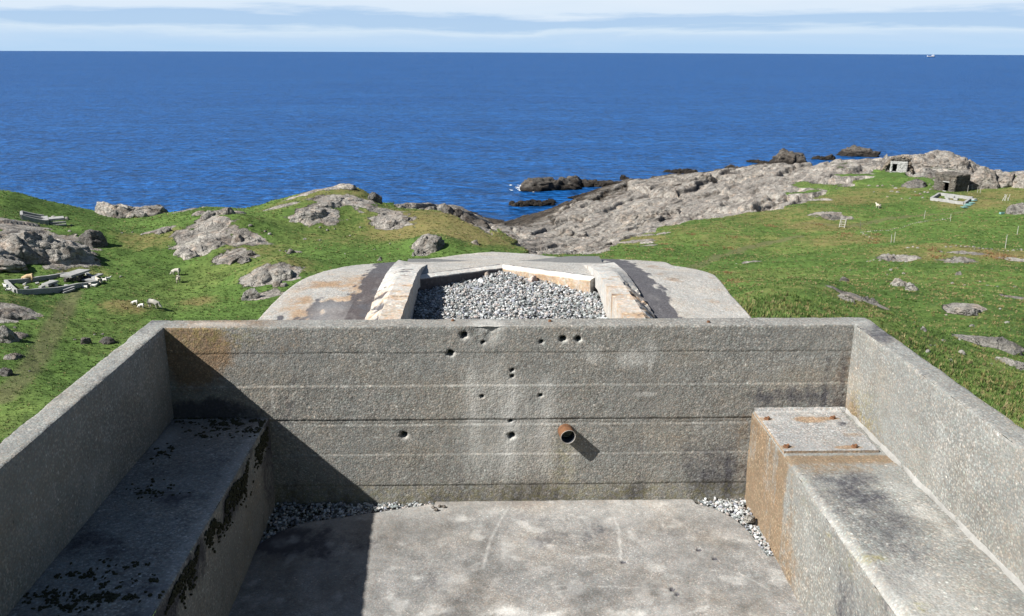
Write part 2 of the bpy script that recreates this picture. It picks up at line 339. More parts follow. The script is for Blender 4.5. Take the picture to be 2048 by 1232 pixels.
# water
m = NT('sea_water', 0.12, 0.5); P = m.g.outputs['Position']
m.b.inputs['IOR'].default_value = 1.333
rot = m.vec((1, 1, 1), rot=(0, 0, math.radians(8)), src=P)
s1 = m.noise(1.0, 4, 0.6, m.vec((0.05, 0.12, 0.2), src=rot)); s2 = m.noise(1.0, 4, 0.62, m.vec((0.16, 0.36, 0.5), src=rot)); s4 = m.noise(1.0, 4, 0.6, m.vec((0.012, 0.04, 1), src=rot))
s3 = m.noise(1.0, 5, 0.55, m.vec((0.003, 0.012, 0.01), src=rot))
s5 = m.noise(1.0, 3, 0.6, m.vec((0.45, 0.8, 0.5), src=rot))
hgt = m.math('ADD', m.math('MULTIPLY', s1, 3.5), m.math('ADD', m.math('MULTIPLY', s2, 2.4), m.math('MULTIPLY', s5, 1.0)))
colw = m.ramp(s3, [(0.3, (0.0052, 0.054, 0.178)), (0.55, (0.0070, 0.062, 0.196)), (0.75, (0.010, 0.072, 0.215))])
for q_, k_ in ((s1, 0.20), (s2, 0.45), (s4, 0.10), (s5, 0.60)): colw = m.mix(1.0, colw, m.ramp(q_, [(0.34, 1-k_), (0.5, 1.0), (0.66, 1+k_)]), 'MULTIPLY')  # wave reflection contrast painted into the base colour as noise
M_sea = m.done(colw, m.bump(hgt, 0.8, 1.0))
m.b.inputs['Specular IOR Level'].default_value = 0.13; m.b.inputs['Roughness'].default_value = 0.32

m = NT('gravel_stone', 0.85, 0.3)
gc = m.attr('tintc', 'Color')
M_gravel = m.done(m.mix(1.0, gc, m.ramp(m.noise(60, 3), [(0.3, 0.8), (0.7, 1.2)]), 'MULTIPLY'))
M_moss = mat_plain('dark_moss', (0.030, 0.030, 0.016), 1.0, 0.7, 45, 0, 0.006)

# ------------------------------------------------------------------ terrain shape
# measured ground points: photograph pixel and estimated horizontal distance (m)
CTRL = [(0,383,165),(60,400,168),(130,415,172),(200,437,176),(70,430,150),(0,440,128),(0,540,106),(160,535,108),(220,500,120),(215,462,135),(230,450,150),
 (0,600,90),(100,600,93),(300,614,92),(357,560,106),(450,600,93),(250,520,115),(300,462,140),(330,428,158),(420,414,160),(500,417,158),(545,404,155),
 (600,387,152),(650,377,150),(690,374,150),(735,383,150),(757,404,151),(790,411,150),(850,419,145),(900,427,138),(950,450,128),(1000,478,120),(1050,503,112),
 (690,420,135),(690,480,118),(600,450,128),(500,440,140),(420,450,138),(420,500,120),(550,540,103),(620,540,101),(800,510,106),(850,480,114),(780,450,130),
 (0,700,73),(100,700,74),(0,860,55),(150,760,66),(250,670,80),(100,800,60),
 (1530,617,15),(1565,590,25),(1600,562,50),(1690,560,66),(1800,570,64),(1930,620,52),(1990,690,36),(1950,770,24),(2048,860,18),(1820,660,42),(2048,640,48),
 (1500,525,95),(1400,500,115),(1300,480,130),(1240,503,112),(1330,452,147),(1400,440,154),(1500,425,162),(1600,400,178),(1640,470,135),(1800,480,125),(2000,480,122),(1900,520,95),(1750,520,97),(2048,545,82),
 (1683,452,146),(1850,435,157),(1756,414,168),(1905,398,180),(2030,425,162),(2048,382,195),(1990,388,192),(1905,379,196),(1450,480,130),(1580,470,136),
 (1060,490,135),(1150,480,146),(1200,450,168),(1100,440,186),(1250,400,208),(1350,380,220),(1400,362,238),(1330,357,256),(1450,348,252),(1500,348,246),(1550,360,228),(1600,334,250),(1650,322,256),
 (1700,316,252),(1770,334,238),(1840,330,250),(1870,352,214),(1850,304,292),(1900,306,288),(1950,330,282),(2000,345,236),(1700,375,200),(1660,350,222),(2048,340,230),(1780,372,202)]
WATER = [(985,431),(1050,428),(1110,407),(1165,384),(1232,363),(1290,354),(1330,349),(1440,339),(1500,330),(1560,326)]
# ground that the photograph hides: (x, y, z from the eye)
HID = [(0,15.5,-4.9),(-2,24,-8.0),(0,50,-16),(0,78,-22),(-3.4,4,-4.2),(4.0,4,-4.1),(3.8,9.5,-3.5),(-3.8,9,-4.3),(-9,9,-6.6),(-14,16,-10.2),(-22,30,-17.5),(-10,36,-14),(-16,55,-21.5),(-8,18,-8.2),
 (8,10,-4.9),(7,5,-4.8),(6,20,-6.0),(14,30,-9.0),(8,45,-14),(15,80,-20.5),(3,100,-24),(16,4,-7),(30,15,-11.5),(-22,5,-12),(-45,20,-22),(-75,40,-25),(60,40,-19),(90,60,-22),(120,100,-26),(-90,90,-26),(-110,130,-24),
 (0,-6,-3.6),(-10,-8,-5),(10,-8,-5),(0,-40,-6),(-60,-30,-18),(60,-30,-14),(0,-200,-10),(-200,-60,-22),(200,-60,-20),(220,80,-30),(-200,100,-30),(300,300,-44),(-250,250,-46),(400,0,-40),(-400,0,-44),(0,-400,-15)]
pts = [on_dist(a, b, d) for a, b, d in CTRL] + [on_z(a, b, -EYE) for a, b in WATER] + [np.array(h, float) for h in HID]
for px, py in WATER:                                     # sea bed a little beyond the waterline
    q = on_z(px, py, -EYE); dirn = q[:2]/np.hypot(*q[:2]); e = q[:2]+dirn*26; pts.append(np.array([e[0], e[1], -42.0]))
for px, d in ((-200,235),(0,205),(100,208),(200,212),(320,206),(430,200),(550,196),(690,196),(800,240),(960,244),(1030,236),(870,262),(1150,330),(1300,390),(1500,400),(1700,345),(1800,350),(1900,350),(2048,340),(2250,340),(700,300),(300,300),(0,300),(1000,400),(600,420),(200,420),(1020,300),(1060,340)):
    pts.append(np.append(on_dist(px, 420, d)[:2], -42.5))
for px, py, d in ((785,408,178),(830,405,190),(880,403,198),(920,411,200),(952,427,198),(978,440,196)): pts.append(on_dist(px, py, d))
for px in (60, 180): pts.append(np.append(on_dist(px, 400, 188)[:2], -36.0))
for px, py, d in ((240,428,186),(290,428,186)): pts.append(np.append(on_dist(px, py, d)[:2], -33.2))
CP = np.array(pts)
def lp(x, y):
    r = np.hypot(x, y); s = 1/np.maximum(r, 1e-6); L = np.log(np.maximum(r, 3.0))
    return np.stack([x*s*2.0, y*s*2.0, L*0.9], -1)
A = lp(CP[:, 0], CP[:, 1])
def kern(d2): return np.sqrt(d2+0.0009)
n = len(A); K = kern(((A[:, None]-A[None])**2).sum(-1)) + np.eye(n)*0.0
Bm = np.concatenate([np.ones((n, 1)), A[:, 2:3]], 1)
sysm = np.block([[K, Bm], [Bm.T, np.zeros((2, 2))]])
W = np.linalg.solve(sysm, np.concatenate([CP[:, 2], [0, 0]]))
ACP, NCP, WCP = A, n, W
def hbase(x, y):
    x = np.asarray(x, float); y = np.asarray(y, float); sh = x.shape; x = x.ravel(); y = y.ravel(); out = np.empty(len(x))
    for i in range(0, len(x), 40000):
        q = lp(x[i:i+40000], y[i:i+40000]); d2 = (q**2).sum(1)[:, None]+(ACP**2).sum(1)[None]-2*q@ACP.T
        out[i:i+40000] = kern(np.maximum(d2, 0))@WCP[:NCP]+WCP[NCP]+WCP[NCP+1]*q[:, 2]
    return out.reshape(sh)
hsmooth = hbase
HUMPS = []                                               # knolls too small for the survey points
def hbase(x, y):
    z = hsmooth(x, y)
    for cx, cy, r, h in HUMPS: z = z+h*np.exp(-((np.asarray(x)-cx)**2+(np.asarray(y)-cy)**2)/(r*r))
    return z
DS = np.geomspace(9, 420, 1400)
def ground(px, py):                                      # first hit of a photograph ray with the smooth ground
    d = rays(px, py); hd = d/np.hypot(d[0], d[1]); x = hd[0]*DS; y = hd[1]*DS; z = hd[2]*DS
    k = np.nonzero(z <= np.maximum(hbase(x, y), -EYE))[0]
    i = k[0] if len(k) else len(DS)-1
    return np.array([x[i], y[i]])
HUMPS = [(*ground(px, py), r, h) for px, py, r, h in ((425,462,9,2.6),(395,492,7,1.6),(495,478,5,1.5),(548,545,4.5,1.6),(475,515,4.5,1.0),(335,455,5,1.0),(190,478,4,1.4),(630,425,6,1.0),(790,440,6,1.0),(865,490,3.5,1.2),(700,455,8,-1.2),(250,620,3,.6),(1800,575,4,.5),(1930,622,3,.4),(1990,690,3,.4),(1470,470,9,.8),(1560,500,8,-.7),(1720,520,8,.9),(1880,510,7,.8),(1640,430,8,1.2),(1760,560,6,-.6),(1650,600,5,.5))]
def inpoly(x, y, poly):
    c = np.zeros(x.shape, bool); n = len(poly)
    for i in range(n):
        x0, y0 = poly[i]; x1, y1 = poly[i-1]
        if y0 == y1: continue
        c ^= ((y0 > y) != (y1 > y)) & (x < (x1-x0)*(y-y0)/(y1-y0)+x0)
    return c
def segd(x, y, pl):
    d = np.full(x.shape, 1e9)
    for (a, b) in zip(pl[:-1], pl[1:]):
        ab = b-a; t = np.clip(((x-a[0])*ab[0]+(y-a[1])*ab[1])/max(ab@ab, 1e-9), 0, 1)
        d = np.minimum(d, np.hypot(x-a[0]-t*ab[0], y-a[1]-t*ab[1]))
    return d
G = lambda L: [ground(*p) for p in L]
# coast: bare rock between this line and the sea
edge = G([(1058,505),(1110,508),(1200,509),(1245,484),(1330,453),(1400,441),(1500,424),(1560,418),(1620,400),(1660,380),(1700,372),(1740,352),(1770,338),(1830,352),(1860,372),(1880,356),(1935,360),(1950,368),(2047,362)])
coast_poly = [tuple(p) for p in edge] + [(260,160),(420,420),(60,480)] + [tuple(on_dist(990, 430, 300)[:2]), tuple(on_dist(978, 450, 150)[:2])]
strip = [tuple(p) for p in G([(790,412),(850,420),(900,428),(950,451),(985,472)])] + [tuple(on_dist(p, 420, d)[:2]) for p, d in ((1000,160),(985,212),(940,226),(800,226),(770,190))]
west = [tuple(on_dist(p, 420, d)[:2]) for p, d in ((-300,200),(10,176),(120,182),(200,186),(330,182),(460,178),(700,172),(780,170),(780,240),(-300,240))]
patches = []                                             # flush rock slabs in the grass: centre pixel, radius across, radius along the view (m)
for px, py, ra, rb in [(405,478,4.2,5.5),(420,452,4,3.5),(492,482,2.8,3.5),(545,548,3.6,3.0),(470,512,3.2,2.4),(630,430,4.4,3.2),(690,402,6,4.0),(660,378,5,2.5),(600,392,3,2),(785,442,3.4,4.0),(850,492,1.6,3),(440,424,4,3),(340,425,4,2),
   (560,415,3,2),(650,440,2.5,2),(770,425,3,2),(60,490,7,9),(20,450,5,5),(120,520,4,4),(320,462,2,2),(380,420,3,2),(1270,484,3.0,1.8),(1290,492,2.6,1.4),(1497,526,1.5,1.0),(1795,516,2.2,2.0),(1715,592,1.6,1.6),(1925,622,1.0,1.3),(1990,682,1.2,1.5),(1800,565,.9,1.4),(1915,518,1.8,1.8),
   (2035,600,1.0,1.2),(1660,432,3,3),(1930,505,2.5,.8),(2030,520,1.6,1.2),(1700,345,5,4),(1720,330,6,4),(1640,400,3,2),(30,670,1.4,1.4),(10,625,3,3),(590,505,1,1),(530,590,2,1.6),(1300,470,3,1.2),(60,392,8,3)]:
    c = ground(px, py); patches.append((c[0], c[1], ra, rb))
dryspots = []
for px, py, r, a in [(880,445,16,1),(930,470,10,1),(820,430,10,.7),(700,480,9,.45),(560,520,6,.6),(500,500,6,.6),(300,480,6,.7),(250,610,3.2,.9),(400,600,2.6,.9),(110,620,3,.4),(1270,480,8,.8),(1400,455,10,.55),(1550,430,16,.6),(1640,455,9,.9),(1700,480,9,.8),
   (1850,500,9,.7),(1990,505,8,1),(1940,405,10,.9),(2030,390,14,.8),(1760,385,12,.7),(1700,400,12,.8),(1600,480,8,.4),(1450,545,6,.5),(1540,580,3,.5),(1720,600,2.5,.7),(1500,480,10,.5),(690,380,10,.8),(600,400,10,.6),(160,540,4,.6),(20,600,3,.5),(1780,560,5,.3),(1960,640,5,.3)]:
    c = ground(px, py); dryspots.append((c[0], c[1], r, a))
path_l = G([(0,800),(40,760),(75,715),(105,665),(130,620),(150,585)]); path_r = G([(1360,548),(1420,520),(1480,498),(1540,482),(1600,474)]); path_t = G([(1610,448),(1700,452),(1760,440),(1850,428),(1920,424)])
def masks(x, y, fine=True):
    jit = fbm(P3(x/9.0, y/9.0), 4)*5.0 if fine else 0
    jit2 = fbm(P3(x/9.0+50, y/9.0), 4)*5.0 if fine else 0
    r = np.hypot(x, y)
    rock = (inpoly(x+jit, y+jit2, coast_poly)).astype(float)
    rock = np.maximum(rock, inpoly(x+jit*.6, y+jit2*.6, strip)); rock = np.maximum(rock, inpoly(x+jit*.7, y+jit2*.7, west))
    rock = rock*(1-.8*sst(.10, .26, fbm(P3(x/16+3, y/16), 4))*(x > 62)*sst(262, 225, r))      # turf running up between the slabs
    for cx, cy, ra, rb in patches:
        sel = np.abs(x-cx)+np.abs(y-cy) < 3*(ra+rb)
        if not sel.any(): continue
        cr_ = math.hypot(cx, cy); ex = np.array([cy, -cx])/cr_; ey = np.array([cx, cy])/cr_
        u = ((x[sel]-cx)*ex[0]+(y[sel]-cy)*ex[1])/ra; v = ((x[sel]-cx)*ey[0]+(y[sel]-cy)*ey[1])/rb
        k = 0.75*(1-sst(0.55, 1.5, np.hypot(u, v)+fbm(P3(x[sel]/2.2, y[sel]/2.2), 3)*0.7))
        rock[sel] = np.maximum(rock[sel], k)
    dry_ = np.zeros_like(x)
    for cx, cy, rr, a in dryspots:
        d = np.hypot(x-cx, y-cy); dry_ = np.maximum(dry_, a*(1-sst(0.3*rr, 1.25*rr, d)))
    dp = np.minimum(segd(x, y, path_l)/0.9, segd(x, y, path_r)/1.0); dp = np.minimum(dp, segd(x, y, path_t)/0.9)
    path = (1-sst(0.5, 1.3, dp))
    return rock, dry_, path
def hfull(x, y, rock=None):
    x = np.asarray(x, float); y = np.asarray(y, float)
    if rock is None: rock = masks(x, y)[0]
    h = hbase(x, y); r = np.hypot(x, y)
    nearb = sst(14, 30, r)
    an = math.radians(24); u = x*math.sin(an)+y*math.cos(an); v = x*math.cos(an)-y*math.sin(an)      # strata run away to the right
    wp = fbm(P3(x/30, y/30), 3); wq = fbm(P3(x/9+5, y/9), 3)
    A1 = worley_t(u/30.0+wp*.5, v/11.0+wq*.25); A2 = worley_t(u/10.0+3.3+wq*.35, v/3.6+wp*.6); A3 = worley_t(u/3.2+7.7, v/1.3+wq*.4)
    rk = 1.5*(A1[2]-.5)+2.2*(A1[3]-.5)*A1[6]+1.6*(A1[4]-.5)*A1[5]                     # tilted slabs, two sizes, and blocks
    rk = rk+0.6*(A2[2]-.5)+0.95*(A2[3]-.35)*A2[6]+0.7*(A2[4]-.5)*A2[5]+.20*(A3[2]-.5)+.2*(A3[3]-.5)*A3[6]
    rk = rk-1.0*np.exp(-((A1[1]-A1[0])/.05)**2)-.5*np.exp(-((A2[1]-A2[0])/.06)**2)*sst(-.25, .15, wp)-.15*np.exp(-((A3[1]-A3[0])/.09)**2)
    rk = rk+.30*fbm(P3(u/9, v/5), 3)+.18*fbm(P3(u/2.2, v/1.2), 2)
    amp = sst(0.3, 0.8, rock)*np.where(r > 60, 1.0, 0.25)
    big = sst(0.85, 1.0, rock)                            # the open shore is much rougher than slabs in the pasture
    gr = 0.55*fbm(P3(x/11, y/11), 3)+0.22*fbm(P3(x/2.6, y/2.6), 3)+0.09*fbm(P3(x/0.8, y/0.8), 2)
    k = amp*(0.38+0.62*big)
    sea_taper = sst(-1.5, 5.0, h+EYE)
    return h+EYE+nearb*gr*(1-amp)+k*(rk-0.9*big)*(0.30+0.70*sea_taper)+0.10*k

th_d = np.linspace(math.radians(-33.5), math.radians(35.5), 780)
th_s = np.linspace(math.radians(35.5), math.radians(360-33.5), 60)[1:-1]
TH = np.concatenate([th_d, th_s]); RR = np.concatenate([[0.5, 2, 4, 6], np.geomspace(8, 60, 180)[:-1], np.geomspace(60, 125, 185)[:-1], np.geomspace(125, 310, 395), [320, 335, 350, 380, 420]])
tt, rr_ = np.meshgrid(TH, RR); X = (np.sin(tt)*rr_).ravel(); Y = (np.cos(tt)*rr_).ravel()
rock, dry_, path = masks(X, Y)
Z = hfull(X, Y, rock)
inb = (np.abs(X-0.2) < 3.6) & (Y < 14.2) & (Y > -2.5)     # cut down under the bunker
cut = np.clip(1-np.maximum(np.maximum(np.abs(X-0.2)-2.6, Y-12.6), -2.0-Y)/0.9, 0, 1)
Z = np.where(inb, np.minimum(Z, Z*(1-cut)+(EYE-4.6)*cut), Z)
nr, ncl = len(RR), len(TH); idx = np.arange(nr*ncl).reshape(nr, ncl)
a = idx[:-1, :]; b = np.roll(idx, -1, 1)[:-1, :]; c_ = np.roll(idx, -1, 1)[1:, :]; d_ = idx[1:, :]
quads = np.stack([a, d_, c_, b], -1).reshape(-1, 4)
me = me_np('hillside', np.stack([X, Y, Z], -1), quads, M_ground, True, {'rock': rock, 'dry': dry_, 'path': path})
tag(link('hillside', me), kind='structure')

# ------------------------------------------------------------------ sea (curved with the earth so that it ends at a real horizon)
RE = 6.371e6
th = np.linspace(0, 2*math.pi, 361)[:-1]; rr = np.concatenate([[60], np.geomspace(110, 40000, 90)])
tt, r2 = np.meshgrid(th, rr); V = np.stack([np.sin(tt)*r2, np.cos(tt)*r2, -r2**2/(2*RE)], -1).reshape(-1, 3)
idx = np.arange(len(rr)*360).reshape(len(rr), 360); b = np.roll(idx, -1, 1)
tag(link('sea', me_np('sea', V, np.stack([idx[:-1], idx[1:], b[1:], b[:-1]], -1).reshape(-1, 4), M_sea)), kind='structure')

# ------------------------------------------------------------------ rocks
def ico(sub):
    bm = bmesh.new(); bmesh.ops.create_icosphere(bm, subdivisions=sub, radius=1); bm.verts.ensure_lookup_table()
    V = np.array([v.co[:] for v in bm.verts]); Fc = np.array([[v.index for v in f.verts] for f in bm.faces]); bm.free(); return V, Fc
ICO = {k: ico(k) for k in (1, 2, 3, 4, 5, 6)}
def rock_verts(sub, dims, seed, facet=20, rough=0.10, crack=0.05, strat=0.0):
    r = np.random.default_rng(seed); V, Fc = ICO[sub]; V = V.copy()
    V = np.sign(V)*np.abs(V)**0.85
    for k in range(facet):
        nn = r.normal(size=3); nn[2] = abs(nn[2])*0.8; nn /= np.linalg.norm(nn); t = r.uniform(0.48, 0.90)
        V -= np.maximum(0, V@nn-t)[:, None]*nn*0.92
    D = np.array(dims); W_ = V*D; s = max(dims); o = r.uniform(0, 60, 3)
    N = V/np.maximum(np.linalg.norm(V, axis=1), 1e-6)[:, None]
    d = rough*ridged(W_/(s*0.8)+o, 4)-rough*0.5+rough*0.8*fbm(W_/(s*0.28)+o, 3)
    if crack:
        f1, f2, cid = worley(W_[:, 0]/(s*0.42)+o[0]+W_[:, 2]/(s*.5), W_[:, 1]/(s*0.30)+o[1]+W_[:, 2]/(s*.4))
        d = d-crack*np.exp(-((f2-f1)/0.09)**2)+crack*1.2*(cid-.5)
    if strat: d = d+strat*np.sin(W_[:, 2]/s*26+fbm(W_/(s*.5)+o, 2)*4)
    return W_+N*(d*s*0.7)[:, None], Fc
def px_dims(px, py, wpx, hpx, asp=0.75, flat=None, sea=False):
    g_ = on_z(px, py, -EYE)[:2] if sea else ground(px, py); d = math.hypot(math.hypot(*g_), EYE-(0 if sea else float(hfull(np.array([g_[0]]), np.array([g_[1]]))[0])))
    rx = wpx/2*d/F; ry = rx*asp; rz = max(0.2*rx, hpx*d/F*0.85-2*ry*0.12) if flat is None else flat*rx
    return g_, d, (rx, ry, rz)
def put_rock(name, label, px, py, wpx, hpx, mat, sub=4, seed=0, asp=0.75, sink=0.35, rz=None, cat='rock', group=None, lobes=1, strat=0.0, z=None, rough=0.13, flat=None, crack=0.09):
    g_, d, dims = px_dims(px, py, wpx, hpx, asp, flat, z is not None)
    rs = np.random.default_rng(seed+99); ang = (rs.uniform(-.5, .5) if rz is None else rz) - math.atan2(g_[0], g_[1])
    VV, FF = [], []; off = 0
    for k in range(lobes):
        if lobes == 1: dm = dims; sh = np.zeros(3)
        else:
            q = rs.uniform(0.42, 0.68); dm = (dims[0]*q, dims[1]*q*1.15, dims[2]*rs.uniform(0.38, 1.0))
            t = (k+0.5)/lobes*2-1; sh = np.array([t*dims[0]*0.68, rs.uniform(-.45, .45)*dims[1], rs.uniform(-.15, .1)*dims[2]])
        V, Fc = rock_verts(sub if lobes == 1 or sub < 5 else sub-1, dm, seed*7+k+1, rough=rough, strat=strat, crack=crack)
        VV.append(V+sh); FF.append(Fc+off); off += len(V)
    V = np.concatenate(VV); Fc = np.concatenate(FF); c, s = math.cos(ang), math.sin(ang)
    V = np.stack([V[:, 0]*c-V[:, 1]*s, V[:, 0]*s+V[:, 1]*c, V[:, 2]], -1)
    gz = float(hfull(np.array([g_[0]]), np.array([g_[1]]))[0]) if z is None else z
    # drape: the skirt of the rock follows the slope it lies on
    gx = hbase(g_[0]+V[:, 0], g_[1]+V[:, 1])-hbase(np.array([g_[0]]), np.array([g_[1]]))[0]
    if z is None: V[:, 2] += gx*0.9
    o = link(name, me_np(name, V, Fc, mat, True), None, (g_[0], g_[1], gz+dims[2]*(0.5-sink)*0.6))
    return tag(o, label, cat, group)
ROCKS = [
 ('rock_outcrop','large craggy grey outcrop filling the left edge above the walled ruin',52,515,215,74,M_rockp,6,1,dict(lobes=7,asp=.8,sink=.36,rough=.18)),
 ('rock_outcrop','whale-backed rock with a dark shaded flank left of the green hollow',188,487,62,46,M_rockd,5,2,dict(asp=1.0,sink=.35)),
 ('rock_outcrop','pale whitish rock hump on the shore between the two green slopes',262,432,128,36,M_rockp,6,3,dict(lobes=4,asp=.6,sink=.2,rough=.16)),
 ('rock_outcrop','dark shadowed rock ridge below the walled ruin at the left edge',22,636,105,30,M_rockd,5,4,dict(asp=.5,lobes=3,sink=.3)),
 ('boulder','rounded grey boulder at the left edge under the dark rock ridge',14,682,46,34,M_rock,4,5,dict(sink=.1)),
 ('rock_outcrop','low flat grey rock beside the track, under the rounded boulder at the left edge',26,716,44,14,M_rock,4,6,dict(sink=.4)),
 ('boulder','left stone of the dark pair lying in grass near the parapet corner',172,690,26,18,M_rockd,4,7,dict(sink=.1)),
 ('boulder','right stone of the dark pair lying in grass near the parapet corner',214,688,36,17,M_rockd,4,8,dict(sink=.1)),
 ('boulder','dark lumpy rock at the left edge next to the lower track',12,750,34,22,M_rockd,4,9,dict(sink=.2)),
 ('rock_outcrop','rounded skyline hump of grey rock left of the grassy headland',435,430,74,26,M_rock,5,10,dict(lobes=3,asp=.6)),
 ('rock_outcrop','broad pale tilted slab field above the grazing sheep pair',402,496,106,36,M_rockp,5,11,dict(lobes=6,asp=1.2,sink=.56,rough=.16)),
 ('rock_outcrop','cracked grey slab stepping down right of the broad pale slab field',492,484,76,30,M_rockp,5,12,dict(lobes=3,sink=.4,rough=.14)),
 ('rock_outcrop','small speckled outcrop on dry grass left of the broad pale slab field',330,464,42,22,M_rock,4,13,dict(lobes=2,sink=.4)),
 ('rock_outcrop','large rounded cracked rock just above the left corner of the bunker roof',545,548,98,42,M_rockp,5,14,dict(lobes=4,asp=.8,sink=.3,rough=.14)),
 ('rock_outcrop','low broken ledge of rock with dry grass above the rounded cracked rock',478,520,82,26,M_rock,4,15,dict(lobes=4,sink=.45)),
 ('boulder','single dark-sided boulder standing in grass left of the roof edge',502,596,38,26,M_rock,4,16,dict(sink=.1)),
 ('rock_outcrop','grey rock directly touching the view of the left roof edge',560,575,40,22,M_rock,4,17,dict(lobes=2,sink=.3)),
 ('rock_outcrop','long pale whaleback slab in the grass below the headland crest',622,436,92,26,M_rockp,5,18,dict(asp=.6,sink=.42)),
 ('rock_outcrop','broad grey slab across the upper face of the grassy headland',680,408,124,20,M_rockp,5,19,dict(asp=.5,sink=.42,lobes=3)),
 ('rock_outcrop','dark rounded rock nose closing the right end of the headland',748,402,36,28,M_rockd,5,20,dict(sink=.25)),
 ('rock_outcrop','pale cracked outcrop on the right shoulder of the headland',786,446,84,28,M_rockp,5,21,dict(lobes=4,sink=.42)),
 ('rock_outcrop','dark striped rock rib above the left roof beam',868,497,46,38,M_rock,5,22,dict(asp=1.3,sink=.35,strat=.03)),
 ('boulder','small oval pale boulder beside the dark striped rib',849,487,16,11,M_rockp,3,23,dict(sink=.1)),
 ('rock_outcrop','rubbly pale rock left of the dark striped rib',834,508,30,26,M_rock,4,24,dict(lobes=3,sink=.4)),
 ('boulder','lone grey boulder on the ochre slope above the middle of the roof',951,491,21,12,M_rock,3,25,dict(sink=.1)),
 ('boulder','oval dark boulder in the grass between the headland and the roof corner',582,507,24,12,M_rock,3,26,dict(sink=.1)),
 ('boulder','small brownish boulder just behind the left roof beam',761,521,13,10,M_stone,3,27,dict(sink=.1)),
 ('rock_outcrop','pale bald rock cap on top of the grassy headland',690,378,60,10,M_rockp,4,28,dict(sink=.4,asp=.6)),
 ('boulder','compact grey boulder upright in the right meadow behind the roof',1686,564,24,15,M_rock,4,30,dict(sink=.05)),
 ('rock_outcrop','tilted pale slab leaning above the squat boulder in the right meadow',1797,572,38,30,M_rockp,4,31,dict(asp=1.0,sink=.4)),
 ('boulder','squat light grey boulder at the foot of the tilted pale slab',1821,587,36,20,M_rock,4,32,dict(sink=.08)),
 ('rock_outcrop','left part of the low broken ledge in the right meadow',1692,594,44,18,M_rock,4,33,dict(lobes=3,sink=.48)),
 ('rock_outcrop','right part of the low broken ledge in the right meadow',1738,598,44,22,M_rock,4,34,dict(lobes=3,sink=.48)),
 ('rock_outcrop','low domed slab with a crack across it, at mid height of the right slope',1926,628,66,24,M_rock,5,35,dict(sink=.42,crack=.1)),
 ('rock_outcrop','largest flat pink-grey slab on the right slope near the photo edge',1992,690,116,40,M_rock,5,36,dict(sink=.47,asp=.8)),
 ('rock_outcrop','grey slab under the largest flat slab, at the right edge',2022,736,84,26,M_rock,5,37,dict(sink=.42)),
 ('boulder','egg-shaped pale stone between the right parapet and the grey slab',1922,717,15,11,M_rockp,3,38,dict(sink=.05)),
 ('boulder','small dark stone on the slope right of the parapet corner',1845,668,14,11,M_rock,3,39,dict(sink=.05)),
 ('rock_outcrop','striped grey slab under the row of stones in the right meadow',1918,525,56,20,M_rock,4,40,dict(sink=.4,strat=.03)),
 ('boulder','round grey boulder alone in the right meadow under the striped slab',1917,550,15,10,M_rock,3,41,dict(sink=.05)),
 ('rock_outcrop','smooth pale flat slab beside the faint track above the right roof edge',1498,527,34,9,M_rockp,4,42,dict(sink=.45)),
 ('rock_outcrop','flat pale slab in brown grass just right of the coastal rocks',1292,486,44,10,M_rockp,4,43,dict(sink=.45)),
 ('rock_outcrop','dark heathery rock mound above the wooden stile',1662,436,46,18,M_rockd,5,44,dict(sink=.3,lobes=2)),
 ('boulder','large tilted rock with a dark side at the right edge beyond the meadow',2036,428,56,27,M_rock,5,45,dict(sink=.12)),
 ('rock_outcrop','rounded dark-flanked boulder between the two stone huts',1834,373,54,26,M_rockd,5,46,dict(sink=.2,asp=.9)),
 ('rock_outcrop','smooth grey rock dome rising behind the square stone hut',1852,350,70,38,M_rock,5,47,dict(sink=.2,asp=.8)),
 ('rock_outcrop','big smooth rock dome with vertical cracks at the far right shore',2000,372,128,62,M_shore,6,48,dict(sink=.1,asp=.8,lobes=3,rough=.08)),
 ('rock_outcrop','craggy pale shore rocks showing behind the square stone hut',1890,334,120,34,M_shore,6,49,dict(lobes=6,asp=.5,sink=.2,rough=.17)),
 ('rock_outcrop','pointed pale shore rock left of the craggy rocks behind the hut',1846,318,50,24,M_shore,5,50,dict(sink=.1,lobes=2)),
 ('rock_outcrop','grey rock shelf left of the hut with the concrete front',1722,342,110,30,M_shore,5,51,dict(lobes=5,asp=.6,sink=.55,rough=.14)),
 ('rock_outcrop','bulging fluted rock face above the stony edge of the right meadow',1545,404,120,48,M_shore,6,52,dict(lobes=6,asp=.7,sink=.55,rough=.15)),
 ('rock_outcrop','rounded pinkish rock hump on the skyline of the right-hand coast',1490,352,96,26,M_shore,6,53,dict(lobes=3,asp=.6,sink=.55)),
 ('rock_outcrop','long pale rock back at the water left of the pinkish hump',1380,364,130,26,M_shore,6,54,dict(lobes=5,asp=.5,sink=.55,rough=.15)),
 ('rock_outcrop','yellow-lichened rock lump beside the inner bay',1138,416,44,22,M_shore,5,55,dict(lobes=2,sink=.55)),
 ('rock_outcrop','ochre-stained boulder heap at the head of the inner bay',1012,452,60,24,M_shore,5,56,dict(lobes=4,sink=.55)),
 ('rock_outcrop','smooth pale boulder bank in the middle of the coastal rocks',1130,460,100,34,M_shore,5,57,dict(lobes=4,sink=.55)),
 ('rock_outcrop','broad weathered rock shelf below the inner bay',1180,492,110,28,M_shore,5,58,dict(lobes=5,sink=.55,rough=.14)),
 ('rock_outcrop','blocky rock wall in the centre of the coastal rocks',1300,420,150,44,M_shore,6,59,dict(lobes=6,sink=.55,rough=.15)),
]
for nm, lab, px, py, wp, hp, mt, sb, sd, kw in ROCKS:
    put_rock(nm, lab, px, py, wp, hp, mt, sb, sd, cat='rock', **kw)
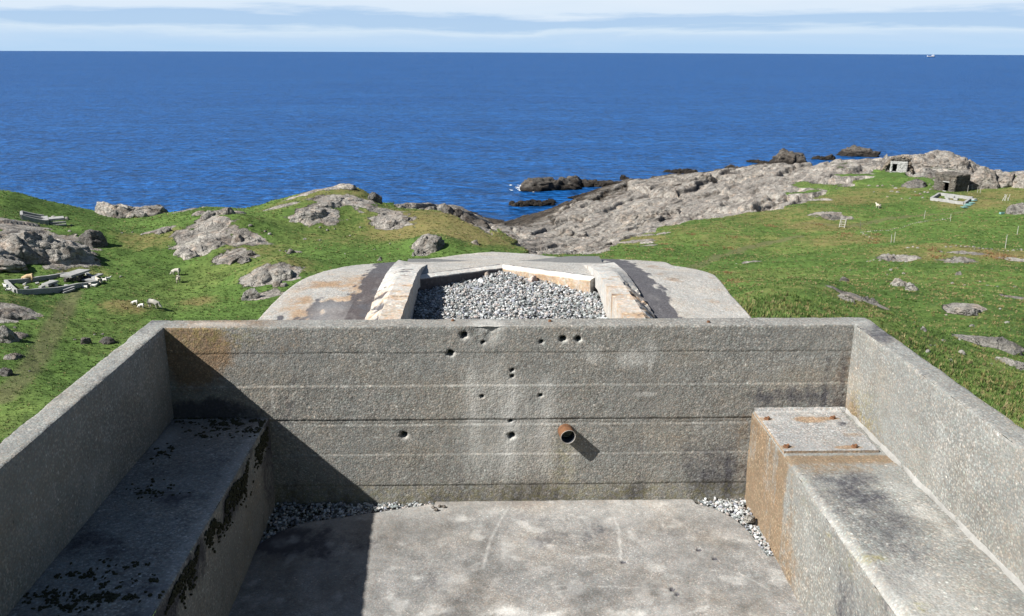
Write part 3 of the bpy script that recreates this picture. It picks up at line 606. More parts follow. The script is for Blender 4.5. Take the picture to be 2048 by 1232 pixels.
# dark shore boulders left of the bay, and skerries
for i, (px, py, wp, hp) in enumerate([(810,411,40,8),(835,414,34,13),(862,415,46,26),(886,414,50,28),(912,420,52,26),(938,428,46,22),(960,438,42,22),(976,446,30,18),(893,425,40,17),(932,440,38,15)]):
    put_rock('boulder', ('pale flat boulder at the left end of the shore heap by the bay', 'low grey boulder second from the left in the shore heap', 'tall grey boulder on the left half of the shore heap by the bay', 'pointed grey boulder on the top of the shore heap by the bay', 'broad dark boulder in the middle of the shore heap by the bay', 'dark boulder right of the broad middle one in the shore heap', 'dark boulder near the right end of the shore heap by the bay', 'small dark boulder closing the right end of the shore heap', 'dark boulder in front of the pointed one in the shore heap', 'low dark boulder in front of the broad middle one in the heap')[i], px, py, wp, hp, M_sea_rock if i > 3 else M_rock, 4, 70+i, 0.8, 0.15, cat='boulder', group='boulders heaped left of the inner bay')
for nm, lab, px, py, wp, hp, sd, kw in [
 ('skerry','long dark skerry with a humped back at the mouth of the bay',1108,376,136,34,80,dict(lobes=4,asp=.5)),
 ('skerry','low dark reef joining the humped skerry to the coast',1196,371,110,18,81,dict(lobes=7,asp=.45)),
 ('skerry','flat greenish skerry in the middle of the bay',1067,411,92,13,82,dict(lobes=6,asp=.4)),
 ('skerry','square brown rock at the left tip of the greenish skerry',1023,410,16,11,83,dict(asp=.8)),
 ('skerry','black knob of rock at the right tip of the greenish skerry',1104,406,22,10,84,dict(asp=.8)),
 ('skerry','small lone rock standing in the sea beyond the humped skerry',1250,360,28,12,85,dict(lobes=2,asp=.6)),
 ('skerry','thin flat reef in the sea above the long pale rock back',1364,346,76,7,86,dict(lobes=5,asp=.35)),
 ('skerry','dark double-humped rock in the water left of the pinkish hump',1470,341,52,15,87,dict(lobes=2,asp=.6)),
 ('skerry','large dark rounded sea rock on the skyline left of the huts',1574,326,84,30,88,dict(asp=.7)),
 ('skerry','low dark shelf trailing left from the large rounded sea rock',1518,326,50,5,89,dict(lobes=4,asp=.35)),
 ('skerry','black jagged sea rocks in the gap right of the rounded sea rock',1646,319,50,13,90,dict(lobes=3,asp=.5)),
 ('skerry','dark domed sea rock behind the grey rock shelf',1716,311,74,24,91,dict(asp=.7)),
 ('skerry','dark wet rock at the foot of the pale coast opposite the greenish skerry',1165,396,60,12,92,dict(lobes=3,asp=.5))]:
    put_rock(nm, lab, px, py, wp, hp, M_sea_rock, 5, sd, sink=-.25, z=0.0, cat='rock', rough=.27, crack=.12, **kw)
# small stones
stone_me = []
for k in range(6):
    V, Fc = rock_verts(2, (1, 0.8, 0.55), 400+k, rough=.12, crack=.0); stone_me.append(me_np('stone', V, Fc, M_stone, True))
LAND = [(' '.join(r_[1].split()[:9]).rstrip(','), r_[2], r_[3], r_[4], r_[5]) for r_ in ROCKS]
def near_label(px, py, wpx, noun='loose stone'):
    b = min(LAND, key=lambda l: math.hypot((px-l[1])/max(l[3], 30), (py-l[2])/max(l[4], 16))); dx, dy = (px-b[1])/max(b[3], 30), (py-b[2])/max(b[4], 16)
    side = ('right of' if dx > 0 else 'left of') if abs(dx) > abs(dy)*.8 else ('below' if dy > 0 else 'above')
    ln = b[0].split()
    while ln[-1] in ('the', 'of', 'a', 'in', 'on', 'under', 'and', 'with', 'at', 'to', 'between', 'down', 'left', 'right', 'small', 'single', 'just', 'beside', 'directly', 'standing', 'lying'): ln.pop()
    return '%s %s %s the %s' % ('tiny' if wpx < 7 else 'small' if wpx < 11 else 'larger', noun, side, ' '.join(ln))
def stone(px, py, wpx, label, group, sx=1.0):
    if label is None: label = near_label(px, py, wpx)
    g_ = ground(px, py); z = float(hfull(np.array([g_[0]]), np.array([g_[1]]))[0]); d = math.hypot(math.hypot(*g_), EYE-z); s = wpx/2*d/F
    o = link('stone', random.choice(stone_me), None, (g_[0], g_[1], z+s*0.18)); o.scale = (s*sx, s*random.uniform(.7, 1.1), s*random.uniform(.7, 1.1)); o.rotation_euler = (random.uniform(-.2, .2), random.uniform(-.2, .2), random.uniform(0, 6.28))
    return tag(o, label, 'stone', group)
for px, py, s in [(1760,522,9),(1772,518,10),(1784,514,12),(1790,520,14),(1800,524,13),(1808,520,9),(1776,511,9),(1788,508,10),(1812,526,9),(1748,521,6),(1742,522,8),(1735,522,5),(1796,512,8),(1805,511,8)]:
    stone(px, py, s, 'bright white-grey stone in the spilled heap in the right meadow', 'stones of the pale heap in the right meadow')
for px, py, s in [(1892,496,8),(1902,497,7),(1912,496,8),(1921,498,8),(1930,497,9),(1938,497,7),(1948,497,10),(1958,498,9),(1966,499,8),(1974,499,11),(1983,500,9),(1996,502,7),(2006,502,9),(2016,502,8),(2026,503,8),(2034,500,12),(2043,500,10),(1816,495,9),(1826,494,8),(1836,496,7)]:
    stone(px, py, s, 'grey stone in the tumbled row of stones across the right meadow', 'stones of the tumbled row across the right meadow')
for k in range(44):
    t = k/43; pl = [(1722,466),(1745,464),(1770,462),(1795,456),(1820,448),(1845,444),(1870,441),(1900,438)]
    q = t*(len(pl)-1); i = min(int(q), len(pl)-2); f_ = q-i
    stone(pl[i][0]*(1-f_)+pl[i+1][0]*f_, pl[i][1]*(1-f_)+pl[i+1][1]*f_, random.uniform(3.2, 6), 'small stone in the curved line edging the bright green field', 'stones edging the bright green field')
for px, py, s in [(1727,469,7),(1733,472,7),(1739,475,6),(1745,477,5)]:
    stone(px, py, s, 'pale stone in the short slanting row under the wooden stile', 'pale stones slanting away under the stile')
for px, py, s in [(1783,382,9),(1786,372,7),(1795,388,9),(1792,378,10),(1812,374,9),(1820,397,7),(1833,376,9),(1850,384,8),(1856,388,9),(1862,378,8),(1868,374,9),(1840,390,8),(1755,374,8),(1765,370,7),(1748,384,6),(1775,394,6),(1846,396,7),(1830,384,7),(1803,398,6),(1738,372,9)]:
    stone(px, py, s, 'dark-sided stone fallen down the grassy bank under the stone huts', 'stones fallen down the bank under the huts')
for px, py, s in [(1782,541,10),(1795,539,6),(1808,545,10),(1775,547,8),(1893,630,8),(1905,566,11),(1975,570,8),(1960,566,6),(1930,572,8),(1995,575,7),(2030,575,10),(1890,598,6),(1965,596,5),(1950,500,6),(1860,697,6),(1900,727,16),(1855,706,18),(1870,700,8),(1885,688,16),(1918,680,14),(2015,645,14),(1945,650,16),(2040,700,20),(1982,735,9),(1560,560,8),(1600,556,6),(1545,612,10),(1590,590,9),(2000,620,8),(1700,540,6),(1650,545,5),(1725,655,9),(1765,645,8),(1800,700,12),(1830,640,7),(2020,660,8)]:
    stone(px, py, s, None, 'loose stones on the right slope')
for px, py, s in [(330,560,0),(140,462,9),(143,452,8),(152,470,10),(165,470,7),(245,468,6),(265,466,6),(285,472,8),(242,556,8),(150,525,14),(152,515,10),(140,530,12),(170,520,8),(590,515,7),(560,503,8),(610,480,11),(640,482,8),(700,470,6),(720,455,7),(750,500,6),(780,490,6),(500,452,12),(530,462,10),(540,470,12),(572,505,10),(690,510,6),(800,470,6),(830,455,6),(880,498,8),(40,712,9),(60,745,8),(150,683,8),(190,673,8),(205,672,7),(30,655,9),(640,455,8),(655,460,9),(670,458,8),(765,430,8),(790,428,7),(98,560,0)]:
    if s: stone(px, py, s, None, 'loose stones in the left pastures')

# ------------------------------------------------------------------ grass tufts, dead fern
def tuft(nb, seed, spread=0.6, hgt=1.0, wid=0.09):
    r = np.random.default_rng(seed); V = []; Fc = []
    for k in range(nb):
        a = r.uniform(0, 6.283); b0 = r.uniform(0, 0.55)*np.array([math.cos(a), math.sin(a)]); a2 = a+r.normal(0, 0.6); l = r.uniform(.6, 1.1)*hgt; lean = r.uniform(.15, spread)
        dx = np.array([math.cos(a2), math.sin(a2)]); sx = np.array([-dx[1], dx[0]])*wid*r.uniform(.7, 1.3); i = len(V)
        for (t, wd) in ((0, 1.0), (0.55, 0.75), (1.0, 0.0)):
            c = b0+dx*lean*t**1.7; z = l*(t-0.25*lean*t*t)
            if wd: V += [(*(c-sx*wd), z), (*(c+sx*wd), z)]
            else: V += [(*c, z)]
        Fc += [(i, i+1, i+3), (i, i+3, i+2), (i+2, i+3, i+4)]
    return me_np('grass_tuft', V, Fc, M_grass, False)
def scatter(name, label, tufts, Pq, sc, hs_, tint, tone, kind='stuff'):
    me = bpy.data.meshes.new(name); me.vertices.add(len(Pq)); me.vertices.foreach_set('co', np.asarray(Pq, np.float32).ravel())
    sv = np.stack([sc, sc, hs_], -1)
    for k, v, t in (('size', sv, 'FLOAT_VECTOR'), ('tint', tint, 'FLOAT'), ('tone', tone, 'FLOAT')):
        at = me.attributes.new(k, t, 'POINT'); at.data.foreach_set('vector' if t == 'FLOAT_VECTOR' else 'value', np.asarray(v, np.float32).ravel())
    o = link(name, me); me.materials.append(M_grass)
    ng = bpy.data.node_groups.new(name, 'GeometryNodeTree'); ng.interface.new_socket('Geometry', in_out='INPUT', socket_type='NodeSocketGeometry'); ng.interface.new_socket('Geometry', in_out='OUTPUT', socket_type='NodeSocketGeometry')
    N = ng.nodes.new; gi = N('NodeGroupInput'); go = N('NodeGroupOutput'); m2p = N('GeometryNodeMeshToPoints'); ip = N('GeometryNodeInstanceOnPoints'); gj = N('GeometryNodeGeometryToInstance')
    for tm in reversed(tufts):
        oi = N('GeometryNodeObjectInfo'); ob = bpy.data.objects.new('grass_tuft', tm); oi.inputs['Object'].default_value = ob
        ng.links.new(oi.outputs['Geometry'], gj.inputs[0])
    na = N('GeometryNodeInputNamedAttribute'); na.data_type = 'FLOAT_VECTOR'; na.inputs['Name'].default_value = 'size'
    rv = N('FunctionNodeRandomValue'); rv.data_type = 'FLOAT_VECTOR'; rv.inputs[0].default_value = (-.12, -.12, 0); rv.inputs[1].default_value = (.12, .12, 6.283)
    ip.inputs['Pick Instance'].default_value = True
    ng.links.new(gi.outputs[0], m2p.inputs[0]); ng.links.new(m2p.outputs[0], ip.inputs['Points']); ng.links.new(gj.outputs[0], ip.inputs['Instance'])
    ng.links.new(na.outputs['Attribute'], ip.inputs['Scale']); ng.links.new(rv.outputs[0], ip.inputs['Rotation']); ng.links.new(ip.outputs[0], go.inputs[0])
    md = o.modifiers.new('scatter', 'NODES'); md.node_group = ng
    return tag(o, label, None, None, kind)
TUFTS = [tuft(11, 500+k) for k in range(5)]
NG = 230000
az = rng.uniform(math.radians(-33), math.radians(35), NG); dd = np.exp(rng.uniform(math.log(9), math.log(215), NG)); gx, gy = np.sin(az)*dd, np.cos(az)*dd
rk, dr, pa = masks(gx, gy)
n2 = fbm(P3(gx/2.0, gy/2.0), 3)
keep = (rk+n2*0.6 < 0.42) & (pa*rng.uniform(0, 1.2, NG) < 0.55) & ~((np.abs(gx-0.2) < 3.3) & (gy < 13.6))
gz = hfull(gx, gy, rk); keep &= gz > 1.5
clump = fbm(P3(gx/0.9+9, gy/0.9), 2); keep &= clump+rng.uniform(-.5, .5, NG) > -0.12
gx, gy, gz, dr, dd, n2, clump = [q[keep] for q in (gx, gy, gz, dr, dd, n2, clump)]; N_ = len(gx)
sc = np.clip(dd*0.0022, 0.05, 0.30)*rng.uniform(.6, 1.3, N_); hs_ = np.clip(0.075+dd*0.0006, 0, 0.16)*rng.uniform(.5, 1.35, N_)
patch = fbm(P3(gx/14, gy/14), 4)
tint = np.clip(0.32+0.45*dr+0.5*n2+0.35*patch+rng.normal(0, .13, N_), 0, 0.93)
straw = fbm(P3(gx/1.5+40, gy/1.5), 3)+.35*fbm(P3(gx/22, gy/22+7), 2)+.25*(gx > 4); tint = np.where(rng.uniform(0, 1, N_) < .8*sst(.24, .46, straw), rng.uniform(.72, .95, N_), tint)
tint = np.where(rng.uniform(0, 1, N_) < 0.07+0.13*dr+0.10*np.clip(patch, 0, 1), rng.uniform(.72, .95, N_), tint)
scatter('grass', 'short pasture grass growing over the slopes round the bunker', TUFTS, np.stack([gx, gy, gz-0.01], -1), sc, hs_, tint, rng.uniform(0, 1, N_))
# long grass beside the roof and the right parapet
n_ = 3600; cxy = [ground(1528, 606), ground(1515, 628), ground(1990, 800), ground(1960, 770), ground(2030, 840)]
q = np.array([cxy[k % 5] for k in range(n_)])+rng.normal(0, 1, (n_, 2))*np.array([[.55, 1.0], [.3, .5], [1.3, 1.6], [1.3, 1.5], [1.2, 1.3]])[np.arange(n_) % 5]
q = q[~((np.abs(q[:, 0]-0.2) < 3.15) & (q[:, 1] < 13))]
scatter('long_grass', 'longer dark grass standing by the roof edge and the right wall', TUFTS[:3], np.stack([q[:, 0], q[:, 1], hfull(q[:, 0], q[:, 1])-.01], -1), rng.uniform(.05, .10, len(q)), np.where(q[:, 1] > 9, rng.uniform(.07, .19, len(q)), rng.uniform(.04, .10, len(q))), np.where(rng.uniform(0, 1, len(q)) < .28, rng.uniform(.7, .93, len(q)), np.clip(rng.normal(.32, .16, len(q)), 0, .8)), rng.uniform(0, .8, len(q)))
# rust-brown fern clumps
fp = []
for px, py in [(1380,470),(1402,492),(1458,496),(1466,474),(1336,500),(1328,488),(1545,455),(1538,450),(1690,470),(1748,478),(1745,488),(1752,470),(1880,512),(1870,500),(1985,515),(1980,508),(2012,512),(2020,514),(1998,518),(1690,474),(1695,469),(1452,546),(1460,560),(1474,566),(1795,380),(1640,452),(1832,392)]:
    c = ground(px, py)
    for k in range(15): fp.append(c+np.random.default_rng(px+k).normal(0, .45, 2))
fp = np.array(fp)
scatter('dead_fern', 'rust-brown clumps of dead fern dotted over the right meadow', TUFTS, np.stack([fp[:, 0], fp[:, 1], hfull(fp[:, 0], fp[:, 1])], -1), rng.uniform(.15, .3, len(fp)), rng.uniform(.15, .32, len(fp)), rng.uniform(.95, 1.0, len(fp)), rng.uniform(.3, 1, len(fp)))


# ------------------------------------------------------------------ the lookout bunker in the foreground
bunker = thing('lookout_bunker', 'grey concrete lookout bunker with open parapet and low curved roof in the foreground', 'bunker', (0.17, 5.6, EYE-3.1))
BO = np.array([0.17, 5.6, EYE-3.1])
def grid_faces(na, nb): i = np.arange(na*nb).reshape(na, nb); return np.stack([i[:-1, :-1], i[1:, :-1], i[1:, 1:], i[:-1, 1:]], -1).reshape(-1, 4)
def lin(a, b, step, extra=()):
    n = max(2, int(math.ceil((b-a)/step))+1); return np.unique(np.concatenate([np.linspace(a, b, n), [e for e in extra if a < e < b]]))
def dense_box(name, mn, mxx, mat, steps, parent, r=0.012, disp=None, stain=None, skip=(), rough=0.004, chip=0.012, coarse=0.12, smooth=True, warp=None):
    """a cast concrete block: every face a grid, edges rounded and chipped, surface slightly uneven"""
    mn = np.array(mn, float); mxx = np.array(mxx, float); VV, FF, ST = [], [], []; off = 0
    for ax in range(3):
        for sd in (0, 1):
            key = 'xyz'[ax]+('+' if sd else '-')
            if key in skip: continue
            oa = [k for k in range(3) if k != ax]
            stp = steps.get(key, (coarse, coarse))
            A_ = lin(mn[oa[0]], mxx[oa[0]], stp[0]); B_ = lin(mn[oa[1]], mxx[oa[1]], stp[1])
            aa, bb = np.meshgrid(A_, B_, indexing='ij'); Pp = np.empty((aa.size, 3)); Pp[:, oa[0]] = aa.ravel(); Pp[:, oa[1]] = bb.ravel(); Pp[:, ax] = mxx[ax] if sd else mn[ax]
            rr_ = r+chip*np.clip(fbm(Pp*5.0, 3)+0.15, 0, 1)+chip*1.6*np.clip(fbm(Pp*16.0+3, 2)-0.12, 0, 1)
            rr_ = rr_[:, None]; q = np.clip(Pp, mn+rr_, mxx-rr_); dlt = Pp-q; L = np.linalg.norm(dlt, axis=1)[:, None]
            Q = np.where(L > 1e-9, q+dlt/np.maximum(L, 1e-9)*rr_, Pp)
            nrm = np.where(L > 1e-9, dlt/np.maximum(L, 1e-9), 0)
            fa = np.zeros(3); fa[ax] = 1 if sd else -1
            if rough: Q = Q+fa*((fbm(Pp*9.0, 3)+0.5*fbm(Pp*34.0, 2))*rough)[:, None]
            if disp: Q = Q+disp(key, Pp)
            if warp: Q = warp(Q)
            fc = grid_faces(len(A_), len(B_))
            e1 = np.zeros(3); e1[oa[0]] = 1; e2 = np.zeros(3); e2[oa[1]] = 1
            if np.dot(np.cross(e1, e2), fa) < 0: fc = fc[:, ::-1]
            VV.append(Q); FF.append(fc+off); off += len(Q)
            ST.append(stain(key, Pp) if stain else np.zeros((len(Q), 4)))
    V = np.concatenate(VV)+np.array([0, 0, EYE])-BO
    return link(name, me_np(name, V, np.concatenate(FF), mat, smooth, {'stain': np.concatenate(ST)}), parent)
def blob(u, v, cu, cv, ru, rv, soft=0.5): return 1-sst(1-soft, 1+soft*.3, np.hypot((u-cu)/ru, (v-cv)/rv))
XL, XR, YF = -2.091, 2.430, 5.590             # inner faces of the left, right and front walls
ZT, ZF = -1.74, -3.0                          # parapet top and floor (from the eye)

# front wall: boards, drilled holes, streaks
def fy(px, py): d = rays(px, py); return d*(YF/d[1])
BOARDS = [fy(1000, p)[2] for p in (705, 770, 838, 848, 907, 968)]
HOLES = [(fy(a, b)[0], fy(a, b)[2], r) for a, b, r in [(927.7,670.5,.021),(966,685,.010),(1082.6,684,.010),(1126,678,.018),(1156.6,678,.017),(900.8,706.7,.020),(1024.5,741,.010),(1024.5,753,.009),(964,792.4,.010),(1081,790.8,.010),(1021,841.8,.010),(1023,871.6,.020),(807.6,870.5,.021)]]
def front_disp(key, P):
    D = np.zeros_like(P)
    if key != 'y-': return D
    x, z = P[:, 0], P[:, 2]; k = np.zeros(len(P)); off = [0.0, 0.003, -0.002, 0.004, 0.001, -0.003, 0.002]
    bi = np.zeros(len(P), int)
    wv = 0.005*fbm(np.stack([x*1.2, z*0, z*0], -1), 2)+.003*fbm(np.stack([x*14, z*0, z*0+3], -1), 2)
    for b in BOARDS: bi += (z+wv < b)
    k += np.array(off)[bi]
    for i, b in enumerate(BOARDS):
        s_ = (0.12+0.88*sst(-0.15, 0.3, fbm(np.stack([x*2.6+i*9, z*0, z*0], -1), 4)))*(1.0, .6, .5, 1.1, .8, .5)[i]
        k += 0.0042*s_*np.exp(-((z+wv-b)/0.005)**2)
        k -= 0.0010*s_*np.exp(-((z+wv-b+0.012)/0.006)**2)
    pit = fbm(P*45.0, 2); k += 0.012*np.clip(pit-0.42, 0, 1)
    for hx, hz, r in HOLES:
        d = np.hypot(x-hx, z-hz); d = d*(1+0.09*np.sin(np.arctan2(z-hz, x-hx)*4+hx*40))
        k = k+0.09*(1-sst(r*0.75, r*1.15, d))+0.006*(1-sst(r, r*1.9, d))
    # spalled patch on the top edge
    sp = blob(x, z, 0.0, ZT-0.03, 0.12, 0.11, .8); k += 0.022*sp*(0.6+0.8*fbm(P*14, 3))
    D[:, 1] = k
    return D
def front_stain(key, P):
    x, z = P[:, 0], P[:, 2]; s = np.zeros((len(P), 4))
    if key == 'y-':
        s[:, 0] = 1.0*blob(x, z, -1.93, -1.90, .30, .34, .8)+0.25*blob(x, z, -1.35, -1.85, .5, .2, .9)+0.35*blob(x, z, 2.40, -2.2, .16, .5, .9)+.40*blob(x, z, 1.74, -2.62, .07, .4, .9)
        s[:, 1] = 0.75*blob(x, z, -1.9, -2.32, .45, .10, .8)+0.42*sst(-2.80, -2.99, z)*(0.4+0.6*sst(-.2, .5, fbm(P*2.2, 3)+.2))+.45*blob(x, z, 1.55, -2.75, .35, .3, .9)+.35*blob(x, z, 2.0, -2.25, .5, .12, .9)
        s[:, 1] += 0.30*sst(-0.1, .5, fbm(np.stack([x*3.5, z*.6, z*0], -1), 3))*sst(-1.75, -2.1, z)+.17*sst(.05, .45, fbm(np.stack([x*16, z*.9, z*0+5], -1), 3))*sst(.1, -.2, fbm(np.stack([x*1.5, z*1.5, z*0+9], -1), 2))
        for cx, wd, a, z0 in ((-.08, .075, .60, -2.0), (.14, .10, .75, -2.10), (.38, .07, .58, -2.1), (.27, .05, .35, -2.2), (0.02, .11, .75, -1.80), (.02, .10, .35, -1.95), (.56, .05, .3, -2.55)):
            z1 = -2.95 if z0 < -1.9 else -1.95
            s[:, 2] = np.maximum(s[:, 2], a*np.exp(-((x-cx)/wd)**2)*sst(z0+.08, z0-.1, z)*sst(z1, z1+.3, z)*1.5*(0.75+0.6*fbm(np.stack([x*9, z*2, z*0], -1), 3)))
        for a, b, ru, rv, k in ((1187,712,.075,.075,.5),(1265,718,.13,.08,.6),(1302,705,.05,.10,.6),(1290,788,.09,.02,.6),(545,795,.016,.10,.4),(985,655,.10,.05,.7),(1300,732,.012,.07,.6)):
            c = fy(a, b); s[:, 2] = np.maximum(s[:, 2], k*blob(x, z, c[0], c[2], ru, rv, .5))
        for hx, hz, r in HOLES: s[:, 2] = np.maximum(s[:, 2], .55*np.exp(-((np.hypot(x-hx-.012, z-hz+.012))/(r*1.5))**2))
        b = BOARDS[1]; s[:, 2] = np.maximum(s[:, 2], .7*np.exp(-((z-b)/.007)**2)*sst(1.6, -.5, x)*sst(.0, .35, fbm(np.stack([x*11, z*0, z*0], -1), 3)))
        c = fy(1130, 905); s[:, 3] = .25*blob(x, z, c[0], c[2]-.05, .10, .28, .9)+.25*sst(-2.82, -2.95, z)
        s[:, 3] += .35*blob(x, z, -1.8, -1.8, .4, .12, .9)
    if key == 'z+':
        s[:, 2] = .35*sst(0, .5, fbm(P*3, 3))+.6*blob(x, P[:, 1], 0, YF, .15, .16)+.5*blob(x, P[:, 1], -1.75, YF+.07, .2, .06)
        s[:, 1] = .35*sst(0.1, .6, fbm(P*4+7, 3)); s[:, 0] = .5*blob(x, P[:, 1], -1.7, YF+.1, .5, .2, .8)
    return s
dense_box('front_wall', (-2.236, YF, -3.25), (2.575, YF+.172, ZT), M_front, {'y-': (.0096, .0064), 'z+': (.0125, .0125), 'y+': (.1, .1)}, bunker, r=.007, disp=front_disp, stain=front_stain, rough=.0035, chip=.024)

def side_stain(key, P):
    y, z = P[:, 1], P[:, 2]; s = np.zeros((len(P), 4))
    s[:, 2] = 0.30*sst(0.0, .6, fbm(P*2.2, 4)); s[:, 1] = .25*sst(.1, .6, fbm(P*3.0+9, 4))
    if key == 'x-':
        s[:, 0] = .35*blob(y, z, YF-.10, -2.15, .16, .45, .9)+.40*np.exp(-((z+2.33)/.10)**2)*sst(4.2, 5.4, y)
        s[:, 3] = .3*blob(y, z, YF-.3, -2.25, .3, .2, .9)
    if key == 'z+': s[:, 1] = .55*sst(-.1, .5, fbm(P*2.5+2, 4)); s[:, 2] = .3*sst(.1, .5, fbm(P*4, 3))
    return s
def warp_r(Q): return Q
dense_box('side_wall', (XR, -0.6, -3.25), (XR+.145, YF+.17, ZT+.001), M_wall, {'x-': (.013, .012), 'z+': (.013, .02), 'x+': (.06, .1)}, bunker, r=.010, stain=side_stain, rough=.0045, chip=.024, skip=('z-',))
dense_box('side_wall', (XL-.148, -0.6, -3.25), (XL, YF+.17, ZT+.001), M_wall, {'x+': (.02, .02), 'z+': (.013, .02), 'x-': (.06, .1)}, bunker, r=.010, stain=side_stain, rough=.0045, chip=.024, skip=('z-',))

# ledges along both side walls
def ledgeR_stain(key, P):
    x, y, z = P.T; s = np.zeros((len(P), 4))
    if key == 'z+':
        s[:, 0] = 1.0*np.exp(-((y-4.86)/.10)**2)*sst(4.93, 4.86, y)*.9; s[:, 0] = np.maximum(s[:, 0], .45*blob(x, y, 2.0, 4.75, .4, .2, .9))
        s[:, 1] = (.62*blob(x, y, 2.0, 4.35, .34, .42, .98)+.40*blob(x, y, 2.0, 3.7, .24, .5, .98))*(.8+.9*fbm(P*5, 4))+.3*sst(0, .5, fbm(P*2.5, 4)); s[:, 2] = .6*blob(x, y, 2.27, 4.2, .16, .5, .9)*sst(-.1, .3, fbm(P*4, 3))+.45*blob(x, y, 1.98, 3.4, .3, .4, .8)
        s[:, 2] = np.maximum(s[:, 2], .55*np.exp(-((x-1.80)/.02)**2)*sst(4.5, 4.2, y)); s[:, 3] = .55*np.exp(-((x-1.86)/.07)**2)*sst(4.7, 4.4, y)*sst(.05, .4, fbm(P*7, 3))
    if key == 'x-':
        stk = fbm(np.stack([y*8, z*.5, z*0], -1), 4); s[:, 0] = 1.0*sst(4.40, 5.15, y)*np.clip(.70+1.0*stk+.5*fbm(np.stack([y*22, z*1.2, z*0+3], -1), 3), 0.05, 1.2)+.75*np.exp(-((y-4.92)/.06)**2)+.3*sst(-2.6, -2.9, z)*sst(3.9, 4.4, y)
        s[:, 1] = .45*sst(4.5, 3.9, y)*(.6+.8*fbm(np.stack([y*3, z*1.2, z*0], -1), 3)); s[:, 3] = .35*np.exp(-((z+2.42)/.07)**2)*sst(4.9, 4.5, y)*sst(.0, .35, fbm(P*6+4, 3))
        s[:, 2] = .25*sst(.1, .5, fbm(np.stack([y*2, z*1, z*0], -1), 3))
    return s
def chamfer_r(Q):                              # worn, broadly rounded arris that widens towards the viewer
    x, y, z = Q[:, 0], Q[:, 1], Q[:, 2]; wdt = 0.012+0.035*sst(4.85, 4.1, y)
    t = np.clip(1-np.maximum(0, x-1.79)/np.maximum(wdt, 1e-4), 0, 1)*sst(-2.50, -2.355, z); Q = Q.copy(); Q[:, 2] = z-t*wdt*0.75
    return Q
dense_box('ledge', (1.79, -0.6, -3.25), (XR+.01, YF+.004, -2.352), M_wall, {'x-': (.012, .012), 'z+': (.010, .012)}, bunker, r=.008, stain=ledgeR_stain, rough=.005, chip=.03, skip=('z-', 'x+', 'y+'), warp=chamfer_r)
def ledgeL_stain(key, P):
    x, y, z = P.T; s = np.zeros((len(P), 4)); n_ = fbm(P*3.2, 4)
    if key == 'z+': s[:, 1] = .3*sst(0, .5, n_)+.25; s[:, 2] = .5*blob(x, y, -2.03, 5.25, .09, .2, .7)+.45*np.exp(-((x+1.49)/.04)**2)+.35*np.exp(-((x+2.05)/.05)**2)*sst(.05, .4, fbm(P*3+5, 3))
    if key == 'x+': s[:, 1] = .85*np.exp(-((z+2.47)/.12)**2)*sst(-.3, .25, n_)+.35*sst(0, .5, fbm(np.stack([y*5, z*.8, z*0], -1), 3))+.5*blob(y, z, 5.5, -2.7, .3, .4, .8)
    return s
dense_box('ledge', (XL-.01, -0.6, -3.25), (-1.457, YF+.004, -2.374), M_wall, {'x+': (.016, .014), 'z+': (.013, .014)}, bunker, r=.010, stain=ledgeL_stain, rough=.005, chip=.02, skip=('z-', 'x-', 'y+'))

# base slab and the raised floor screed with its cut corners; the floor falls towards the viewer
def floor_z(y): return ZF-0.052*np.clip((YF-y), 0, 9)
Lm = MB()
V = [(-1.5, -0.6), (1.82, -0.6), (1.82, YF+.05), (-1.5, YF+.05)]
Lm.add([(x-BO[0], y-BO[1], EYE+floor_z(y)-.045-BO[2]) for x, y in V]+[(x-BO[0], y-BO[1], EYE-3.6-BO[2]) for x, y in V], [(0, 1, 2, 3), (7, 6, 5, 4), (0, 4, 5, 1), (1, 5, 6, 2), (2, 6, 7, 3), (3, 7, 4, 0)])
Lm.build('base_slab', M_floor, bunker)
cl = [on_z(a, b, ZF) for a, b in ((500,1100),(520,1078),(560,1056),(610,1040),(680,1030),(760,1020),(840,1009),(870,1005.5))]
crn = [on_z(a, b, ZF) for a, b in ((1390,1004),(1430,1014),(1465,1030),(1490,1048),(1512,1072),(1532,1100))]
lx = np.array([c[0] for c in cl]); ly = np.array([c[1] for c in cl]); rx_ = np.array([c[0] for c in crn]); ry_ = np.array([c[1] for c in crn])
def y_end(x):
    y = np.full(x.shape, YF-.004)
    y = np.where(x < lx[-1], np.minimum(y, np.interp(x, lx, ly)), y); return np.where(x > rx_[0], np.minimum(y, np.interp(x, rx_, ry_)), y)
xs = lin(-1.47, 1.80, .0115, ()); tv = np.linspace(0, 1, 250)
xx, vv = np.meshgrid(xs, tv, indexing='ij'); ye = y_end(xx)+.012*fbm(np.stack([xx.ravel()*7, xx.ravel()*0, xx.ravel()*0], -1), 3).reshape(xx.shape)
yy = 2.3+vv*(ye-2.3); zz = floor_z(yy); Pf = np.stack([xx.ravel(), yy.ravel(), zz.ravel()], -1)
Pf[:, 2] += .004*fbm(Pf*4, 3)+.0022*fbm(Pf*25, 2)-.010*np.clip(fbm(Pf*16+3, 2)-.45, 0, 1)-.014*(sst(.996, 1.0, vv).ravel())
x, y = Pf[:, 0], Pf[:, 1]; st = np.zeros((len(Pf), 4))
nA = fbm(np.stack([x*1.6, y*1.1, x*0], -1), 4); nB = fbm(np.stack([x*5, y*4, x*0+4], -1), 4)
st[:, 1] = .40*sst(-.1, .5, nA)+.25*sst(.05, .5, nB)+.3*blob(x, y, .75, 5.15, .18, .2, .9)+.85*blob(x, y, -1.2, 5.1, .6, .28, .9)*(0.5+.5*sst(-.1, .3, nB))
